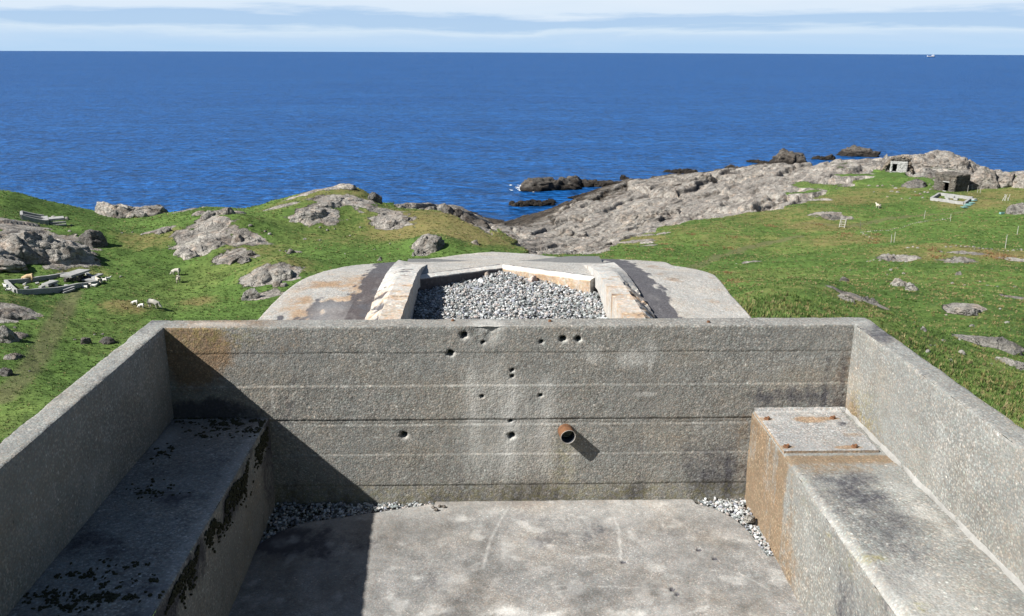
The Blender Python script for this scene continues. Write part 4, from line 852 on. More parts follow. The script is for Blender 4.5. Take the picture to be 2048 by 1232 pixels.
st[:, 2] = .55*blob(x, y, .05, 4.5, .28, .5, .9)*sst(-.02, .3, nB)+.9*(.45+.9*nB)*blob(x+.05*nA, y+.08*nB, .11, 5.0, .07, .17, .9)+.8*blob(x+.03*nB, y+.02*nA, -.43, 4.72, .05, .025, .8)+.6*(.5+nB)*blob(x+.08*nB, y+.05*nA, -.33, 4.42, .10, .09, .9)+.5*(.5+nB)*blob(x+.06*nB, y, -.72, 4.42, .09, .07, .9)+.95*sst(.05, .38, fbm(np.stack([x*2.6+3, y*3.6, x*0], -1), 5))*blob(x, y, .3, 4.3, 1.2, .7, .9)+.5*sst(.18, .4, fbm(np.stack([x*6+3, y*7, x*0+6], -1), 4))+.5*blob(x, y, 1.35, 4.2, .3, .25, .9)*sst(-.1, .3, nB)+.3*sst(5.2, 5.55, y)+.45*sst(.22, .5, nB)
st[:, 0] = .12*sst(-.1, .4, nA)+.25*sst(5.35, 5.57, y)
def crack(pl, w_, a=1.0):
    pl = [on_z(a_, b_, ZF-.02)[:2] for a_, b_ in pl]; d = segd(x+.012*fbm(np.stack([x*20, y*20, x*0], -1), 3), y+.012*fbm(np.stack([x*20+9, y*20, x*0], -1), 3), pl)
    return 0.8*a*np.exp(-(d/(w_*.8))**2)*(.55+.9*np.clip(fbm(np.stack([x*14, y*14, x*0+2], -1), 3)+.3, 0, 1))
cks = [crack([(1022,1010),(1003,1040),(980,1080),(966,1130)], .012), crack([(1225,1030),(1238,1060),(1243,1115)], .009), crack([(1110,1162),(1200,1163),(1350,1170)], .007, .7), crack([(1330,1232),(1380,1212),(1420,1200)], .010), crack([(1318,1038),(1332,1060)], .008, .8), crack([(1418,1132),(1480,1140),(1540,1170)], .012, .5)]
for c in cks: st[:, 2] = np.maximum(st[:, 2], c); Pf[:, 2] += .002*c
for a, b, r in ((1398,1096,.014),(1430,1112,.013),(1247,1118,.014),(1345,1168,.016),(1355,1176,.014),(1236,1222,.012),(835,1010,.012)):
    c = on_z(a, b, ZF-.02); d = np.hypot(x-c[0], y-c[1]); Pf[:, 2] -= .02*(1-sst(r*.6, r*1.3, d)); st[:, 1] = np.maximum(st[:, 1], 1-sst(r*.8, r*1.5, d))
na_, nb_ = xx.shape; fc = grid_faces(na_, nb_)
skV = Pf.reshape(na_, nb_, 3)[:, -1].copy(); skV[:, 2] -= .05
V = np.concatenate([Pf, skV])+np.array([0, 0, EYE])-BO; top = np.arange(na_)*nb_+nb_-1; bot = np.arange(na_)+len(Pf)
fc = np.concatenate([fc, np.stack([top[:-1], top[1:], bot[1:], bot[:-1]], -1)])
link('floor_slab', me_np('floor_slab', V, fc, M_floor, True, {'stain': np.concatenate([st, st.reshape(na_, nb_, 4)[:, -1]])}), bunker)

# pale plate with rusty bolts on the far end of the right ledge
def plate_stain(key, P):
    x, y, z = P.T; s = np.zeros((len(P), 4))
    if key == 'z+':
        for a, b in ((1535,837),(1573,893),(1712,893),(1668,836)):
            c = on_z(a, b, -2.33); s[:, 0] = np.maximum(s[:, 0], 1.3*blob(x, y, c[0]-.05, c[1], .11, .03, .8))
        c = on_z(1620, 838, -2.33); s[:, 0] = np.maximum(s[:, 0], .9*blob(x, y, c[0], c[1], .16, .07, .8)); c = on_z(1705, 868, -2.33); s[:, 0] = np.maximum(s[:, 0], .5*blob(x, y, c[0], c[1], .1, .05, .8))
        c = on_z(1700, 848, -2.33); s[:, 1] = .7*blob(x, y, c[0], c[1], .12, .09, .7)*sst(-.1, .2, fbm(P*9, 3)); s[:, 2] = .8*sst(5.50, 5.56, y)+.3*sst(0, .4, fbm(P*6, 3))
    if key == 'x-': s[:, 0] = 1.0; s[:, 2] = .2
    if key == 'y-': s[:, 0] = .6
    return s
plate = dense_box('cover_plate', (1.797, 4.925, -2.36), (2.385, YF-.035, -2.334), M_plate, {'z+': (.01, .01), 'x-': (.012, .012)}, bunker, r=.005, stain=plate_stain, rough=.003, chip=.012)
for a, b in ((1537,837.5),(1576,893),(1712,893),(1668,836)):
    c = on_z(a, b, -2.33)-BO+np.array([0, 0, EYE]); bb = MB(); bb.tube(c+[-.012, 0, -.01], c+[-.006, 0, .006], .021, .018, 6); bb.tube(c+[-.006, 0, .004], c+[.006, 0, .014], .011, .008, 7); bb.build('rusty_bolt', M_rust, plate)
# mortar bead between ledge and right wall
yb = np.linspace(2.2, 5.57, 420); VV = []
for i, yv in enumerate(yb):
    wd = .006+.018*fbm(np.array([[yv*5, 0, 0]]), 3)[0]+.03*max(0, fbm(np.array([[yv*1.7, 4, 0]]), 2)[0]); h_ = .022+.012*fbm(np.array([[yv*7, 8, 0]]), 3)[0]
    for (dx, dz) in ((.004, h_*1.3), (-wd*.35, h_*.9), (-wd*.8, h_*.55), (-wd*1.5, -.012)): VV.append((XR+dx, yv, -2.352+dz+.003))
link('mortar_bead', me_np('mortar_bead', np.array(VV)+np.array([0, 0, EYE])-BO, grid_faces(420, 4), mat_plain('white_mortar', (.25, .243, .225), .9, .25, 14, 0, .01), True), bunker)
VV = []
for i, xv in enumerate(np.linspace(1.80, 2.42, 90)):
    h_ = .014+.010*fbm(np.array([[xv*9, 3, 0]]), 3)[0]; wd = .026+.012*fbm(np.array([[xv*8, 9, 0]]), 3)[0]
    for (dy, dz) in ((-.014, h_), (-.014-wd*.5, h_*.8), (-.014-wd, -.012)): VV.append((xv, YF+dy, -2.334+dz))
link('mortar_bead', me_np('mortar_bead', np.array(VV)+np.array([0, 0, EYE])-BO, grid_faces(90, 3)[:, ::-1], M_plate, True), bunker)

# drain pipe
c = fy(1131, 862); PB = np.array([c[0], YF, c[2]])-BO+np.array([0, 0, EYE]); ax = Vector((.02, -.135, -.012)); bm = MB(); n = 28
q = ax.to_track_quat('Z', 'Y'); prof = [(.0515, -.05), (.0525, 0), (.052, .12), (.0530, .136), (.0500, .139), (.0462, .134), (.0455, -.04)]
VV = []
for r, t in prof:
    for i in range(n):
        an = 2*math.pi*i/n; k = 1+.02*math.sin(an*3+t*40); VV.append(Vector(PB)+ax.normalized()*(t*0.62)+q @ Vector((math.cos(an)*r*k, math.sin(an)*r*k, 0)))
FF = [(j*n+i, j*n+(i+1) % n, (j+1)*n+(i+1) % n, (j+1)*n+i) for j in range(len(prof)-1) for i in range(n)]
pm = bpy.data.meshes.new('drain_pipe'); pm.from_pydata(VV, [], FF); pm.materials.append(M_rust); pm.materials.append(M_pipe_in); pm.materials.append(mat_plain('worn_rim', (0.3024, 0.2736, 0.2376), .6, .3, 50))
for i, p in enumerate(pm.polygons): p.material_index = 1 if i >= n*5 else (2 if n*3 <= i < n*5 else 0); p.use_smooth = True
pipe = link('drain_pipe', pm, bunker)
bk = MB(); e_ = Vector(PB)+Vector((0, .03, 0)); bk.tube(e_, e_+Vector((0, .01, 0)), .05, .05, 20); bk.build('pipe_dark_disc', M_void, pipe)  # near-black disc paints the darkness deeper inside the pipe
for a, b in ((905,642),(1099,643),(1416,645)):
    c = on_z(a, b, ZT)-BO+np.array([0, 0, EYE]); bb = MB(); bb.tube(c+[0, 0, -.01], c+[.004, 0, .012], .014, .010, 7); bb.build('rusty_bolt', M_rust, bunker)

# roof slab: flat near the parapet, dipping towards the sea; open hollow between two beams
def zr(y): y = np.asarray(y, float); return -2.64-0.40*sst(9.9, 14.2, y)-0.02*np.clip(y-12, 0, 3)
def on_roof(px, py):
    d = rays(px, py); Y = np.linspace(6, 15, 1800); t = Y/d[1]; z = d[2]*t; i = np.nonzero(z <= zr(Y))[0][0]; return np.array([d[0]*t[i], Y[i]])
oL = [on_roof(a, b) for a, b in ((515,638),(545,605),(572,580),(600,560),(615,553),(625,549.5))]; oL = [np.array([oL[0][0]+.02, 6.0])]+oL
fL = [oL[-1]]+[on_roof(a, b) for a, b in ((650,541),(700,531),(750,527),(800,523))]
fM = [on_roof(a, b) for a, b in ((800,523),(860,517),(930,508),(985,503.5),(1060,507.5),(1160,518),(1205,517.5))]
fR = [on_roof(a, b) for a, b in ((1205,517.5),(1270,519.5),(1330,523),(1345,530),(1375,534),(1412,541),(1430,548))]
oR = [on_roof(a, b) for a, b in ((1505,635),(1480,607),(1460,586),(1445,565),(1430,548))]; oR = [np.array([oR[0][0], 6.0])]+oR
lips = [on_roof(a, b) for a, b in ((866,548.5),(1005,531),(1154,551))]
HL, HRt = -1.12, 1.62                          # the hollow's sides run under the beams
def interp(pl, u):
    pl = np.array(pl); s_ = np.concatenate([[0], np.cumsum(np.hypot(*np.diff(pl, axis=0).T))]); return np.stack([np.interp(u*s_[-1], s_, pl[:, 0]), np.interp(u*s_[-1], s_, pl[:, 1])], -1)
def coons(bot, top, nu, nv):                   # rows between two border lines
    u = np.linspace(0, 1, nu); a = interp(bot, u); b = interp(top, u); v = np.linspace(0, 1, nv)[None, :, None]
    return a[:, None]*(1-v)+b[:, None]*v
hl_far = np.array([HL, np.interp(HL, [f[0] for f in fL], [f[1] for f in fL])])
def roof_patch(nm, left, right, nu, nv, skirt):
    g_ = coons(left, right, nu, nv); P2 = g_.reshape(-1, 2); z = zr(P2[:, 1])-.015*np.clip(np.abs(P2[:, 0]-.2)-1.6, 0, 3)**2
    Pp = np.stack([P2[:, 0], P2[:, 1], z], -1); Pp[:, 2] += .006*fbm(Pp*5, 3)+.003*fbm(Pp*20, 2)
    x, y = P2.T; s = np.zeros((len(Pp), 4)); n1_ = fbm(np.stack([x*2.5, y*2.5, x*0], -1), 4); n2_ = fbm(np.stack([x*9, y*3, x*0], -1), 4)
    dl = np.minimum(np.abs(x+1.33), np.abs(x-1.83)); tar = sst(.23, .07, dl+.20*n2_+.10*n1_)
    tar = np.where(x < -1.1, np.maximum(tar, .8*sst(.62, .25, np.abs(x+1.5)+.45*n2_+.6*n1_+sst(9.0, 10.2, y))), tar)
    s[:, 1] = 1.25*tar*((x < -1.0) | (x > 1.5))+.30*sst(.1, .5, n1_)+.3*sst(2.3, 2.9, x)*sst(-.1, .4, n2_)
    s[:, 0] = .85*np.where(x < -1.2, sst(-2.6, -1.7, x)*sst(-.15, .4, n1_+.2)*sst(12, 9.5, y), 0)+.4*np.where(x > 2, sst(-.05, .4, n1_), 0)
    s[:, 2] = .5*np.where((x < -1.45) & (y < 10), blob(x, y, -1.65, 9.0, .28, .6, .8), 0)+.35*sst(-2.3, -2.5, x)+.2*sst(0, .5, n2_)
    gridi = np.arange(nu*nv).reshape(nu, nv); fc = grid_faces(nu, nv); VV = [Pp]; S_ = [s]; off = len(Pp)
    for edge_ in skirt:
        e = {'u0': gridi[0, :], 'u1': gridi[-1, :], 'v0': gridi[:, 0], 'v1': gridi[:, -1]}[edge_]
        prev = e
        for k, dz in ((1, .03), (2, .75)):
            q_ = Pp[e].copy(); q_[:, 2] -= dz
            ctr = np.array([.2, 9.0]); dv = q_[:, :2]-ctr; dv /= np.linalg.norm(dv, axis=1)[:, None]
            q_[:, :2] += dv*.018*(1 if k == 1 else 1.2)
            cur = np.arange(len(e))+off; off += len(e); VV.append(q_); S_.append(s[e]); fc = np.concatenate([fc, np.stack([prev[:-1], prev[1:], cur[1:], cur[:-1]], -1)]); prev = cur
    V = np.concatenate(VV)+np.array([0, 0, EYE])-BO
    return V, fc, np.concatenate(S_)
parts = [roof_patch('l', oL+fL[1:], [np.array([HL, 6.0]), hl_far, fL[-1]] if False else [np.array([HL, 6.0]), np.array([HL, 11.0]), np.array([HL, hl_far[1]])], 240, 90, ('v0', 'u1')),
         roof_patch('r', oR+fR[::-1][1:-1]+[fR[0]], [np.array([HRt, 6.0]), np.array([HRt, 11.0]), np.array([HRt, fR[0][1]+.0])], 240, 90, ('v0', 'u1'))]
lipline = [np.array([HL, lips[0][1]-.20]), lips[0], lips[1], lips[2], np.array([HRt, lips[2][1]-.22])]
frontline = [np.array([HL, hl_far[1]])]+[f for f in fM if HL < f[0] < HRt]+[np.array([HRt, fR[0][1]])]
parts.append(roof_patch('m', lipline, frontline, 200, 60, ('v1', 'v0')))
off = 0; VV, FF, SS = [], [], []
for V, fc, s in parts: VV.append(V); FF.append(fc+off); SS.append(s); off += len(V)
rme = me_np('roof_slab', np.concatenate(VV), np.concatenate(FF), M_roof, True, {'stain': np.concatenate(SS)})
bm2 = bmesh.new(); bm2.from_mesh(rme); bmesh.ops.recalc_face_normals(bm2, faces=bm2.faces); bm2.to_mesh(rme); bm2.free()
link('roof_slab', rme, bunker)
# lips of the hollow: limewashed ledge with a rusty band below
def sweep(name, pts3, prof, mat, stain=None, cap=True, n_=60):
    """profile (lateral, height) carried along a line of points"""
    pts3 = np.array(pts3, float); s_ = np.concatenate([[0], np.cumsum(np.linalg.norm(np.diff(pts3, axis=0), axis=1))]); u = np.linspace(0, s_[-1], n_)
    C = np.stack([np.interp(u, s_, pts3[:, k]) for k in range(3)], -1); T = np.gradient(C, axis=0); T[:, 2] = 0; T /= np.linalg.norm(T, axis=1)[:, None]; Nn = np.stack([T[:, 1], -T[:, 0], T[:, 0]*0], -1)
    VV = []; m_ = len(prof)
    for i in range(n_):
        for (a, h) in prof: VV.append(C[i]+Nn[i]*a+np.array([0, 0, h]))
    V = np.array(VV); V += (np.stack([fbm(V*7+k*9, 3) for k in range(3)], -1))*.008
    i = np.arange(n_*m_).reshape(n_, m_); fc = np.stack([i[:-1], np.roll(i, -1, 1)[:-1], np.roll(i, -1, 1)[1:], i[1:]], -1).reshape(-1, 4)
    st_ = np.zeros((len(V), 4)) if stain is None else stain(V, np.tile(np.arange(m_), n_))
    me = me_np(name, V+np.array([0, 0, EYE])-BO, fc, mat, False, {'stain': st_})
    bm = bmesh.new(); bm.from_mesh(me); bm.verts.ensure_lookup_table()
    if cap:
        bm.faces.new([bm.verts[k] for k in range(m_)]); bm.faces.new([bm.verts[k] for k in range((n_-1)*m_, n_*m_)][::-1])
    bmesh.ops.recalc_face_normals(bm, faces=bm.faces); bm.to_mesh(me); bm.free()
    return link(name, me, bunker)
def lip_stain(side):
    def f(V, k):
        s = np.zeros((len(V), 4)); face = (k >= 4)
        s[:, 0] = np.where(face, (.62 if side > 0 else .3)*(1+.8*fbm(V*9, 3)), .2); s[:, 1] = np.where(face & (side < 0), .9, np.where(k == 0, .95, np.where(k == 1, .5*sst(-.2, .3, fbm(V*8, 3)), .2))); s[:, 2] = np.where((k == 2) | (k == 3), .6, 0)
        return s
    return f
L0, L1, L2 = [np.array([l[0], l[1], zr(l[1])]) for l in lips]
prof = [(-.045, .012), (-.03, .008), (.0, .012), (.075, -.012), (.085, -.03), (.075, -.32), (-.04, -.32)]
sweep('slot_lip', [L0+(L0-L1)*.25, L1], prof, M_beam, lip_stain(-1)); sweep('slot_lip', [L1, L2+(L2-L1)*.22], prof, M_beam, lip_stain(1))
# roof beams either side of the hollow
BT = [(7.2, -2.44), (8.5, -2.44), (9.5, -2.47), (10.2, -2.51), (10.9, -2.62), (11.5, -2.74), (12.12, -2.86)]
BB = [(7.2, -2.95), (9.0, -2.93), (9.6, -2.75), (10.2, -2.72), (10.9, -2.83), (11.6, -2.93), (12.12, -3.02)]
def beam(name, xi, xo, far, sgn):
    """xi: face towards the hollow, xo: face towards the roof"""
    ys = np.concatenate([np.linspace(7.2, far, 90)]); zt = np.interp(ys, *np.array(BT).T); zb = np.interp(ys, *np.array(BB).T)
    zo = zr(ys)+.015+.02*(ys < 99)
    VV = []; nw = 12
    for i, yv in enumerate(ys):
        for j in range(nw+1):
            t = j/nw; xv = xi+(xo-xi)*t; xv += .0; z = zt[i]*(1-t)+np.minimum(zt[i], zo[i])*t if t > .55 else zt[i]*1.0
            if t > .55: z = zt[i]+(zo[i]+.01-zt[i])*((t-.55)/.45)
            VV.append((xv, yv, z))
        VV.append((xo, yv, zb[i]-.1)); VV.append((xi, yv, zb[i]))
    V = np.array(VV); m_ = nw+3
    k = np.tile(np.arange(m_), len(ys))
    t = np.clip(k/nw, 0, 1); topm = k <= nw
    # broken hollows along the outer half of the near part, small slots across the far part
    br = np.where(topm & (t > .5) & (V[:, 1] < 9.7), np.clip(fbm(np.stack([V[:, 0]*6, V[:, 1]*5, V[:, 0]*0], -1), 3)+.05, 0, 1), 0); V[:, 2] -= .16*br
    V[:, :2] += (np.stack([fbm(V*6, 3), fbm(V*6+7, 3)], -1))*.012; V[:, 2] += fbm(V*9, 3)*.010
    s = np.zeros((len(V), 4)); nn = fbm(np.stack([V[:, 0]*3, V[:, 1]*9, V[:, 2]], -1), 4)
    slots = (np.sin(V[:, 1]*math.pi*2/.34) > .80)*(V[:, 1] > 10.0)*(t > .2)*(t < .75)
    s[:, 1] = np.where(topm, .9*slots*sst(-.25, .15, nn)+.6*sst(.15, .5, nn)+1.0*sst(.06, .3, br), .1)
    s[:, 0] = np.where(topm, (.75 if sgn > 0 else .4)*sst(.05, .45, nn)+(.35*sst(9.8, 9.4, V[:, 1])), .12)
    i = np.arange(len(ys)*m_).reshape(len(ys), m_); fc = np.stack([i[:-1], np.roll(i, -1, 1)[:-1], np.roll(i, -1, 1)[1:], i[1:]], -1).reshape(-1, 4)
    me = me_np(name, V+np.array([0, 0, EYE])-BO, fc, M_beam, False, {'stain': s}); bm = bmesh.new(); bm.from_mesh(me); bm.verts.ensure_lookup_table()
    bm.faces.new([bm.verts[k] for k in range((len(ys)-1)*m_, len(ys)*m_)]); bmesh.ops.recalc_face_normals(bm, faces=bm.faces); bm.to_mesh(me); bm.free()
    return link(name, me, bunker)
bl = beam('roof_beam', -.81, -1.22, 12.15, -1); br_ = beam('roof_beam', 1.30, 1.70, 11.7, 1)
def pier(x0, x1, y0, y1, z0, z1, par, rz=0):
    b = MB(); b.box(((x0+x1)/2-BO[0], (y0+y1)/2-BO[1], (z0+z1)/2+EYE-BO[2]), (x1-x0, y1-y0, z1-z0), rz, .008, .94); b.build('end_pier', M_beam, bunker, .015)
pier(-1.1, -.76, 11.72, 12.1, -3.4, -2.95, bl, -.1); pier(1.26, 1.6, 11.55, 12.0, -3.4, -2.92, br_, .1)
# side walls of the hollow under the beams, seen dark below them
for x_ in (-1.17, 1.66):
    b = MB(); b.box((x_-BO[0], 9.5-BO[1], -3.24+EYE-BO[2]), (.10, 5.6, .44)); b.build('hollow_wall', M_roof, bunker)
b = MB(); b.box((.2-BO[0], 9.6-BO[1], -3.5+EYE-BO[2]), (2.8, 7.0, .16)); b.build('hollow_floor', M_roof, bunker)

# ------------------------------------------------------------------ gravel
GPAL = 0.64*np.array([(.62, .62, .60), (.50, .52, .51), (.40, .42, .40), (.30, .33, .32), (.20, .22, .22), (.48, .44, .40), (.70, .70, .69), (.33, .34, .38), (.54, .47, .43)])
def gravel(name, label, P, size, seed):
    r = np.random.default_rng(seed); n = len(P); V, Fc = ICO[1]; V = V[None]*(1+r.uniform(-.32, .32, (n, len(V)))[..., None])
    sc_ = size[:, None, None]*np.stack([r.uniform(.7, 1.25, n), r.uniform(.6, 1.0, n), r.uniform(.45, .8, n)], -1)[:, None]
    V = V*sc_; a = r.uniform(0, 6.283, n); b = r.normal(0, .6, n); ca, sa, cb, sb = np.cos(a)[:, None], np.sin(a)[:, None], np.cos(b)[:, None], np.sin(b)[:, None]
    x, y, z = V[..., 0], V[..., 1], V[..., 2]; y, z = y*cb-z*sb, y*sb+z*cb; x, y = x*ca-y*sa, x*sa+y*ca
    V = np.stack([x, y, z], -1)+P[:, None]; m_ = V.shape[1]
    F_ = (Fc[None]+np.arange(n)[:, None, None]*m_).reshape(-1, 3); c = GPAL[r.integers(0, len(GPAL), n)]*r.uniform(.75, 1.15, (n, 1))
    c = np.repeat(np.concatenate([c, np.ones((n, 1))], 1), m_, 0)
    return tag(link(name, me_np(name, V.reshape(-1, 3), F_, M_gravel, False, {'tintc': c})), label, None, None, 'stuff')
def zg(x, y): return -2.79-.10*sst(9.2, 12.3, y)+.03*np.exp(-((x-.3)/.7)**2)-.03*np.exp(-((x-.23)/.35)**2)*sst(11.8, 12.4, y)+.07*sst(.5, 1.3, x)*sst(10.5, 11.8, y)+.04*sst(-.2, -.9, x)*sst(10.8, 12, y)
n_ = 24000; gx = rng.uniform(-1.12, 1.60, n_); gy = 6.6+rng.uniform(0, 1, n_)**.9*6.1
ylim = np.interp(gx, [HL, lips[0][0], lips[1][0], lips[2][0], HRt], [lips[0][1]-.2, lips[0][1], lips[1][1], lips[2][1], lips[2][1]-.22])-.07
k = (gy < ylim) & (gy > 8.6); gx, gy = gx[k], gy[k]
gravel('gravel', 'pale angular gravel filling the hollow of the bunker roof', np.stack([gx, gy, zg(gx, gy)+.03*fbm(P3(gx*3, gy*3), 2)+rng.uniform(-.02, .012, len(gx))+EYE], -1), np.exp(rng.normal(math.log(.0145), .30, len(gx))), 1)
b = MB(); xs_ = np.linspace(-1.12, 1.61, 30); ys_ = np.linspace(6.6, 12.5, 50); xx, yy = np.meshgrid(xs_, ys_, indexing='ij')
bed = link('gravel_bed', me_np('gravel_bed', np.stack([xx.ravel(), yy.ravel(), zg(xx.ravel(), yy.ravel())-.03+EYE], -1)-BO, grid_faces(30, 50), mat_plain('grit', (.12, .12, .115), .95, .4, 40), True), bunker)
for i, (a, b_, s_, lab) in enumerate([(938,551,.085,'yellowish stone against the left lip of the gravel hollow'),(1067,572,.10,'pinkish-white largest stone on the gravel'),(917,556,.07,'grey stone left of the yellowish one at the lip'),(973,560,.075,'brownish stone behind the white one on the gravel'),(962,575,.06,'white rounded stone half sunk in the gravel'),(1047,551,.06,'dark grey stone under the right lip of the hollow'),(1076,553,.065,'speckled stone just right of the dark grey one under the lip'),(1110,556,.085,'pink stone under the right lip of the hollow'),(1092,551,.05,'small dark pointed stone under the right lip'),(1148,566,.075,'dark stone against the right end pier'),(1132,578,.05,'dark wedge-shaped stone near the right end pier'),(925,571,.05,'purple-grey stone in the middle left of the gravel'),(1042,577,.06,'grey stone left of the largest pinkish stone'),(1000,560,.045,'small reddish stone in the centre of the gravel'),(1142,558,.06,'light brown stone tucked under the right lip end')]):
    c = on_z(a, b_, -2.9); p = np.array([c[0], c[1]]); mt = [mat_plain('yellow_stone', (0.3456, 0.2736, 0.1440), .9, .2, 30), mat_plain('pink_stone', (0.4320, 0.3384, 0.2880), .9, .2, 30), M_stone, mat_plain('brown_stone', (0.2376, 0.1944, 0.1584), .9, .25, 30), mat_plain('white_stone', (0.4752, 0.4824, 0.4896), .9, .12, 30), M_rockd][[0, 1, 2, 3, 4, 5, 2, 1, 5, 5, 5, 3, 2, 1, 3][i]]
    V, Fc = rock_verts(3, (s_, s_*.8, s_*.6), 700+i, crack=0, rough=.09); o = link('stone', me_np('stone', V, Fc, mt, False), None, (p[0], p[1], zg(p[0], p[1])+s_*.25+EYE)); o.rotation_euler = (0, 0, i*1.3); tag(o, lab, 'stone')
# gravel in the corners of the floor
def corner(name, label, cx0, cx1, cy0, cy1, n, seed, cond):
    r = np.random.default_rng(seed); x = r.uniform(cx0, cx1, n); y = r.uniform(cy0, cy1, n); k = cond(x, y); x, y = x[k], y[k]
    return gravel(name, label, np.stack([x, y, floor_z(y)-.018+r.uniform(-.01, .018, len(x))+EYE], -1), r.uniform(.007, .017, len(x)), seed)
corner('gravel', 'grey-white gravel in the sunlit floor corner by the rusty ledge', 1.15, 1.80, 4.9, YF-.01, 2600, 31, lambda x, y: y > y_end(x)+.005)
corner('gravel', 'gravel strip along the foot of the front wall in the shadow edge', -1.46, -.35, 4.9, YF-.01, 2400, 32, lambda x, y: y > y_end(x)-.015*(x > -1.1))
V, Fc = rock_verts(3, (.05, .04, .03), 801, crack=0); c = on_z(1497, 1040, -3.0)
tag(link('stone', me_np('stone', V, Fc, M_rock, False), None, (c[0], c[1], -2.985+EYE)), 'grey flat stone on the gravel in the floor corner by the rusty ledge', 'stone')
for i, (a, b_) in enumerate(((866,1015),(872,1020),(879,1013),(888,1014))):
    V, Fc = rock_verts(2, (.018, .014, .011), 810+i, crack=0); c = on_z(a, b_, -3.0); tag(link('stone', me_np('stone', V, Fc, M_rockd, False), None, (c[0], c[1], -2.993+EYE)), 'small black pebble in the cluster at the foot of the front wall', 'pebble', 'black pebbles at the foot of the front wall')
# moss cushions on the shaded ledge and in the corner under it
mp_ = []; r = np.random.default_rng(77)
for a, b_, n_, su, sv in [(455,850,150,.10,.06),(500,856,90,.09,.05),(420,868,70,.07,.05),(520,845,50,.05,.02),(440,846,60,.08,.02),(330,905,36,.03,.05),(350,845,20,.06,.02),(300,980,40,.05,.05),(320,985,30,.06,.03),(180,1150,40,.07,.02),(150,1190,50,.09,.02),(215,1195,60,.06,.02),(260,1197,40,.06,.015),(295,1160,26,.03,.02),(230,1170,26,.03,.02),(160,1150,20,.05,.02),(85,1195,40,.05,.03),(130,1215,40,.05,.02),(200,1130,20,.06,.02),(270,1130,20,.04,.02),(390,825,60,.12,.03)]:
    c = on_z(a, b_, -2.374)
    for k in range(n_*2): x, y = c[0]+r.normal(0, su*1.05), c[1]+r.normal(0, sv*1.1); perlin(np.array([[x*22, y*22, .5]]))[0]+r.normal(0, .15) > .10 and mp_.append((min(max(x, XL+.01), -1.475), min(y, YF-.01), -2.372))
for k in range(1500):
    y = r.uniform(3.2, 5.5); z = -2.40-abs(r.normal(0, .07))-.12*max(0, perlin(np.array([[y*3, 0, 0]]))[0]); 
    if perlin(np.array([[y*4, z*5, 3]]))[0] > -.15: mp_.append((-1.452, y, z))
for k in range(420): x = r.uniform(-1.45, -1.05); y = r.uniform(4.95, 5.58); mp_.append((x, y, float(floor_z(y))-.02)) if y > float(y_end(np.array([x]))[0])-.1*r.uniform() else None
mp_ = np.array(mp_); n_ = len(mp_); V, Fc = ICO[1]; Vm = V[None]*(1+r.uniform(-.25, .25, (n_, len(V)))[..., None])*np.stack([r.uniform(.004, .012, n_), r.uniform(.004, .012, n_), r.uniform(.003, .009, n_)], -1)[:, None]
Vm[np.abs(mp_[:, 0]+1.452) < .002] = Vm[np.abs(mp_[:, 0]+1.452) < .002][..., [2, 1, 0]]
Vm = Vm+(mp_+np.array([0, 0, EYE]))[:, None]
tag(link('moss', me_np('moss', Vm.reshape(-1, 3), (Fc[None]+np.arange(n_)[:, None, None]*len(V)).reshape(-1, 3), M_moss, True)), 'dark moss cushions on the shaded left ledge', None, None, 'stuff')

# ------------------------------------------------------------------ ruins, huts, fences
def gz_(p): return float(hfull(np.array([p[0]]), np.array([p[1]]))[0])
class Frame:                                   # local frame of a ruin laid on the ground
    def __init__(s, name, label, cat, pa, pb, perp=False): a, b = ground(*pa), ground(*pb); b = b if not perp else on_dist(*pb, np.hypot(*a))[:2]; s.u = (b-a)/np.linalg.norm(b-a); s.v = np.array([-s.u[1], s.u[0]]); s.o = a; s.z = gz_(a); s.ang = math.atan2(s.u[1], s.u[0]); s.t = thing(name, label, cat, (a[0], a[1], s.z), s.ang); s.L = np.linalg.norm(b-a)
    def loc(s, p): d = ground(*p)-s.o; return np.array([d@s.u, d@s.v])
    def zl(s, q): w_ = s.o+s.u*q[0]+s.v*q[1]; return gz_(w_)-s.z
    def box(s, name, c, d, z0, h, mat, rz=0, jit=.03, bev=.02, par=None): b = MB(); g0 = s.zl(c); b.box((c[0], c[1], g0+z0+h/2), (*d, h), rz, jit); return b.build(name, mat, par or s.t, bev)
    def wall(s, name, a, b, th_, h, mat, sink=.6):
        n = max(2, int(np.linalg.norm(b-a)/.9)); pts_ = [a+(b-a)*k/n for k in range(n+1)]; d = (b-a)/np.linalg.norm(b-a); nn = np.array([-d[1], d[0]])*th_/2; zt = max(s.zl(p) for p in (a, b))
        zz = [.5*(s.zl(p)+s.zl(a)+(s.zl(b)-s.zl(a))*k/n) for k, p in enumerate(pts_)]; V = []; 
        for p, z in zip(pts_, zz):
            j = random.uniform(-.03, .03)
            V += [(*(p-nn), z-sink), (*(p+nn), z-sink), (*(p+nn), z+h+j), (*(p-nn), z+h+j)]
        Fq = [(4*k+i, 4*k+(i+1) % 4, 4*k+4+(i+1) % 4, 4*k+4+i) for k in range(n) for i in range(4)]+[(3, 2, 1, 0), (4*n, 4*n+1, 4*n+2, 4*n+3)]
        mb = MB(); mb.add(V, Fq); return mb.build(name, mat, s.t, .02)
f = Frame('building_ruin', 'low concrete foundation ruin with inner slabs in the left meadow, sheep around it', 'ruin', (33, 590), (197, 569))
c0, c1, c2, c3 = [f.loc(p) for p in ((33,590),(197,569),(170,546),(12,566))]
for a, b_ in ((c0, c1), (c1, c2), (c2, c3), (c3, c0)): f.wall('wall', a, b_, .32, .36, M_ruin)
f.box('platform_slab', f.loc((152,556)), (2.9, 1.4), .5, .24, M_ruin, .04); 
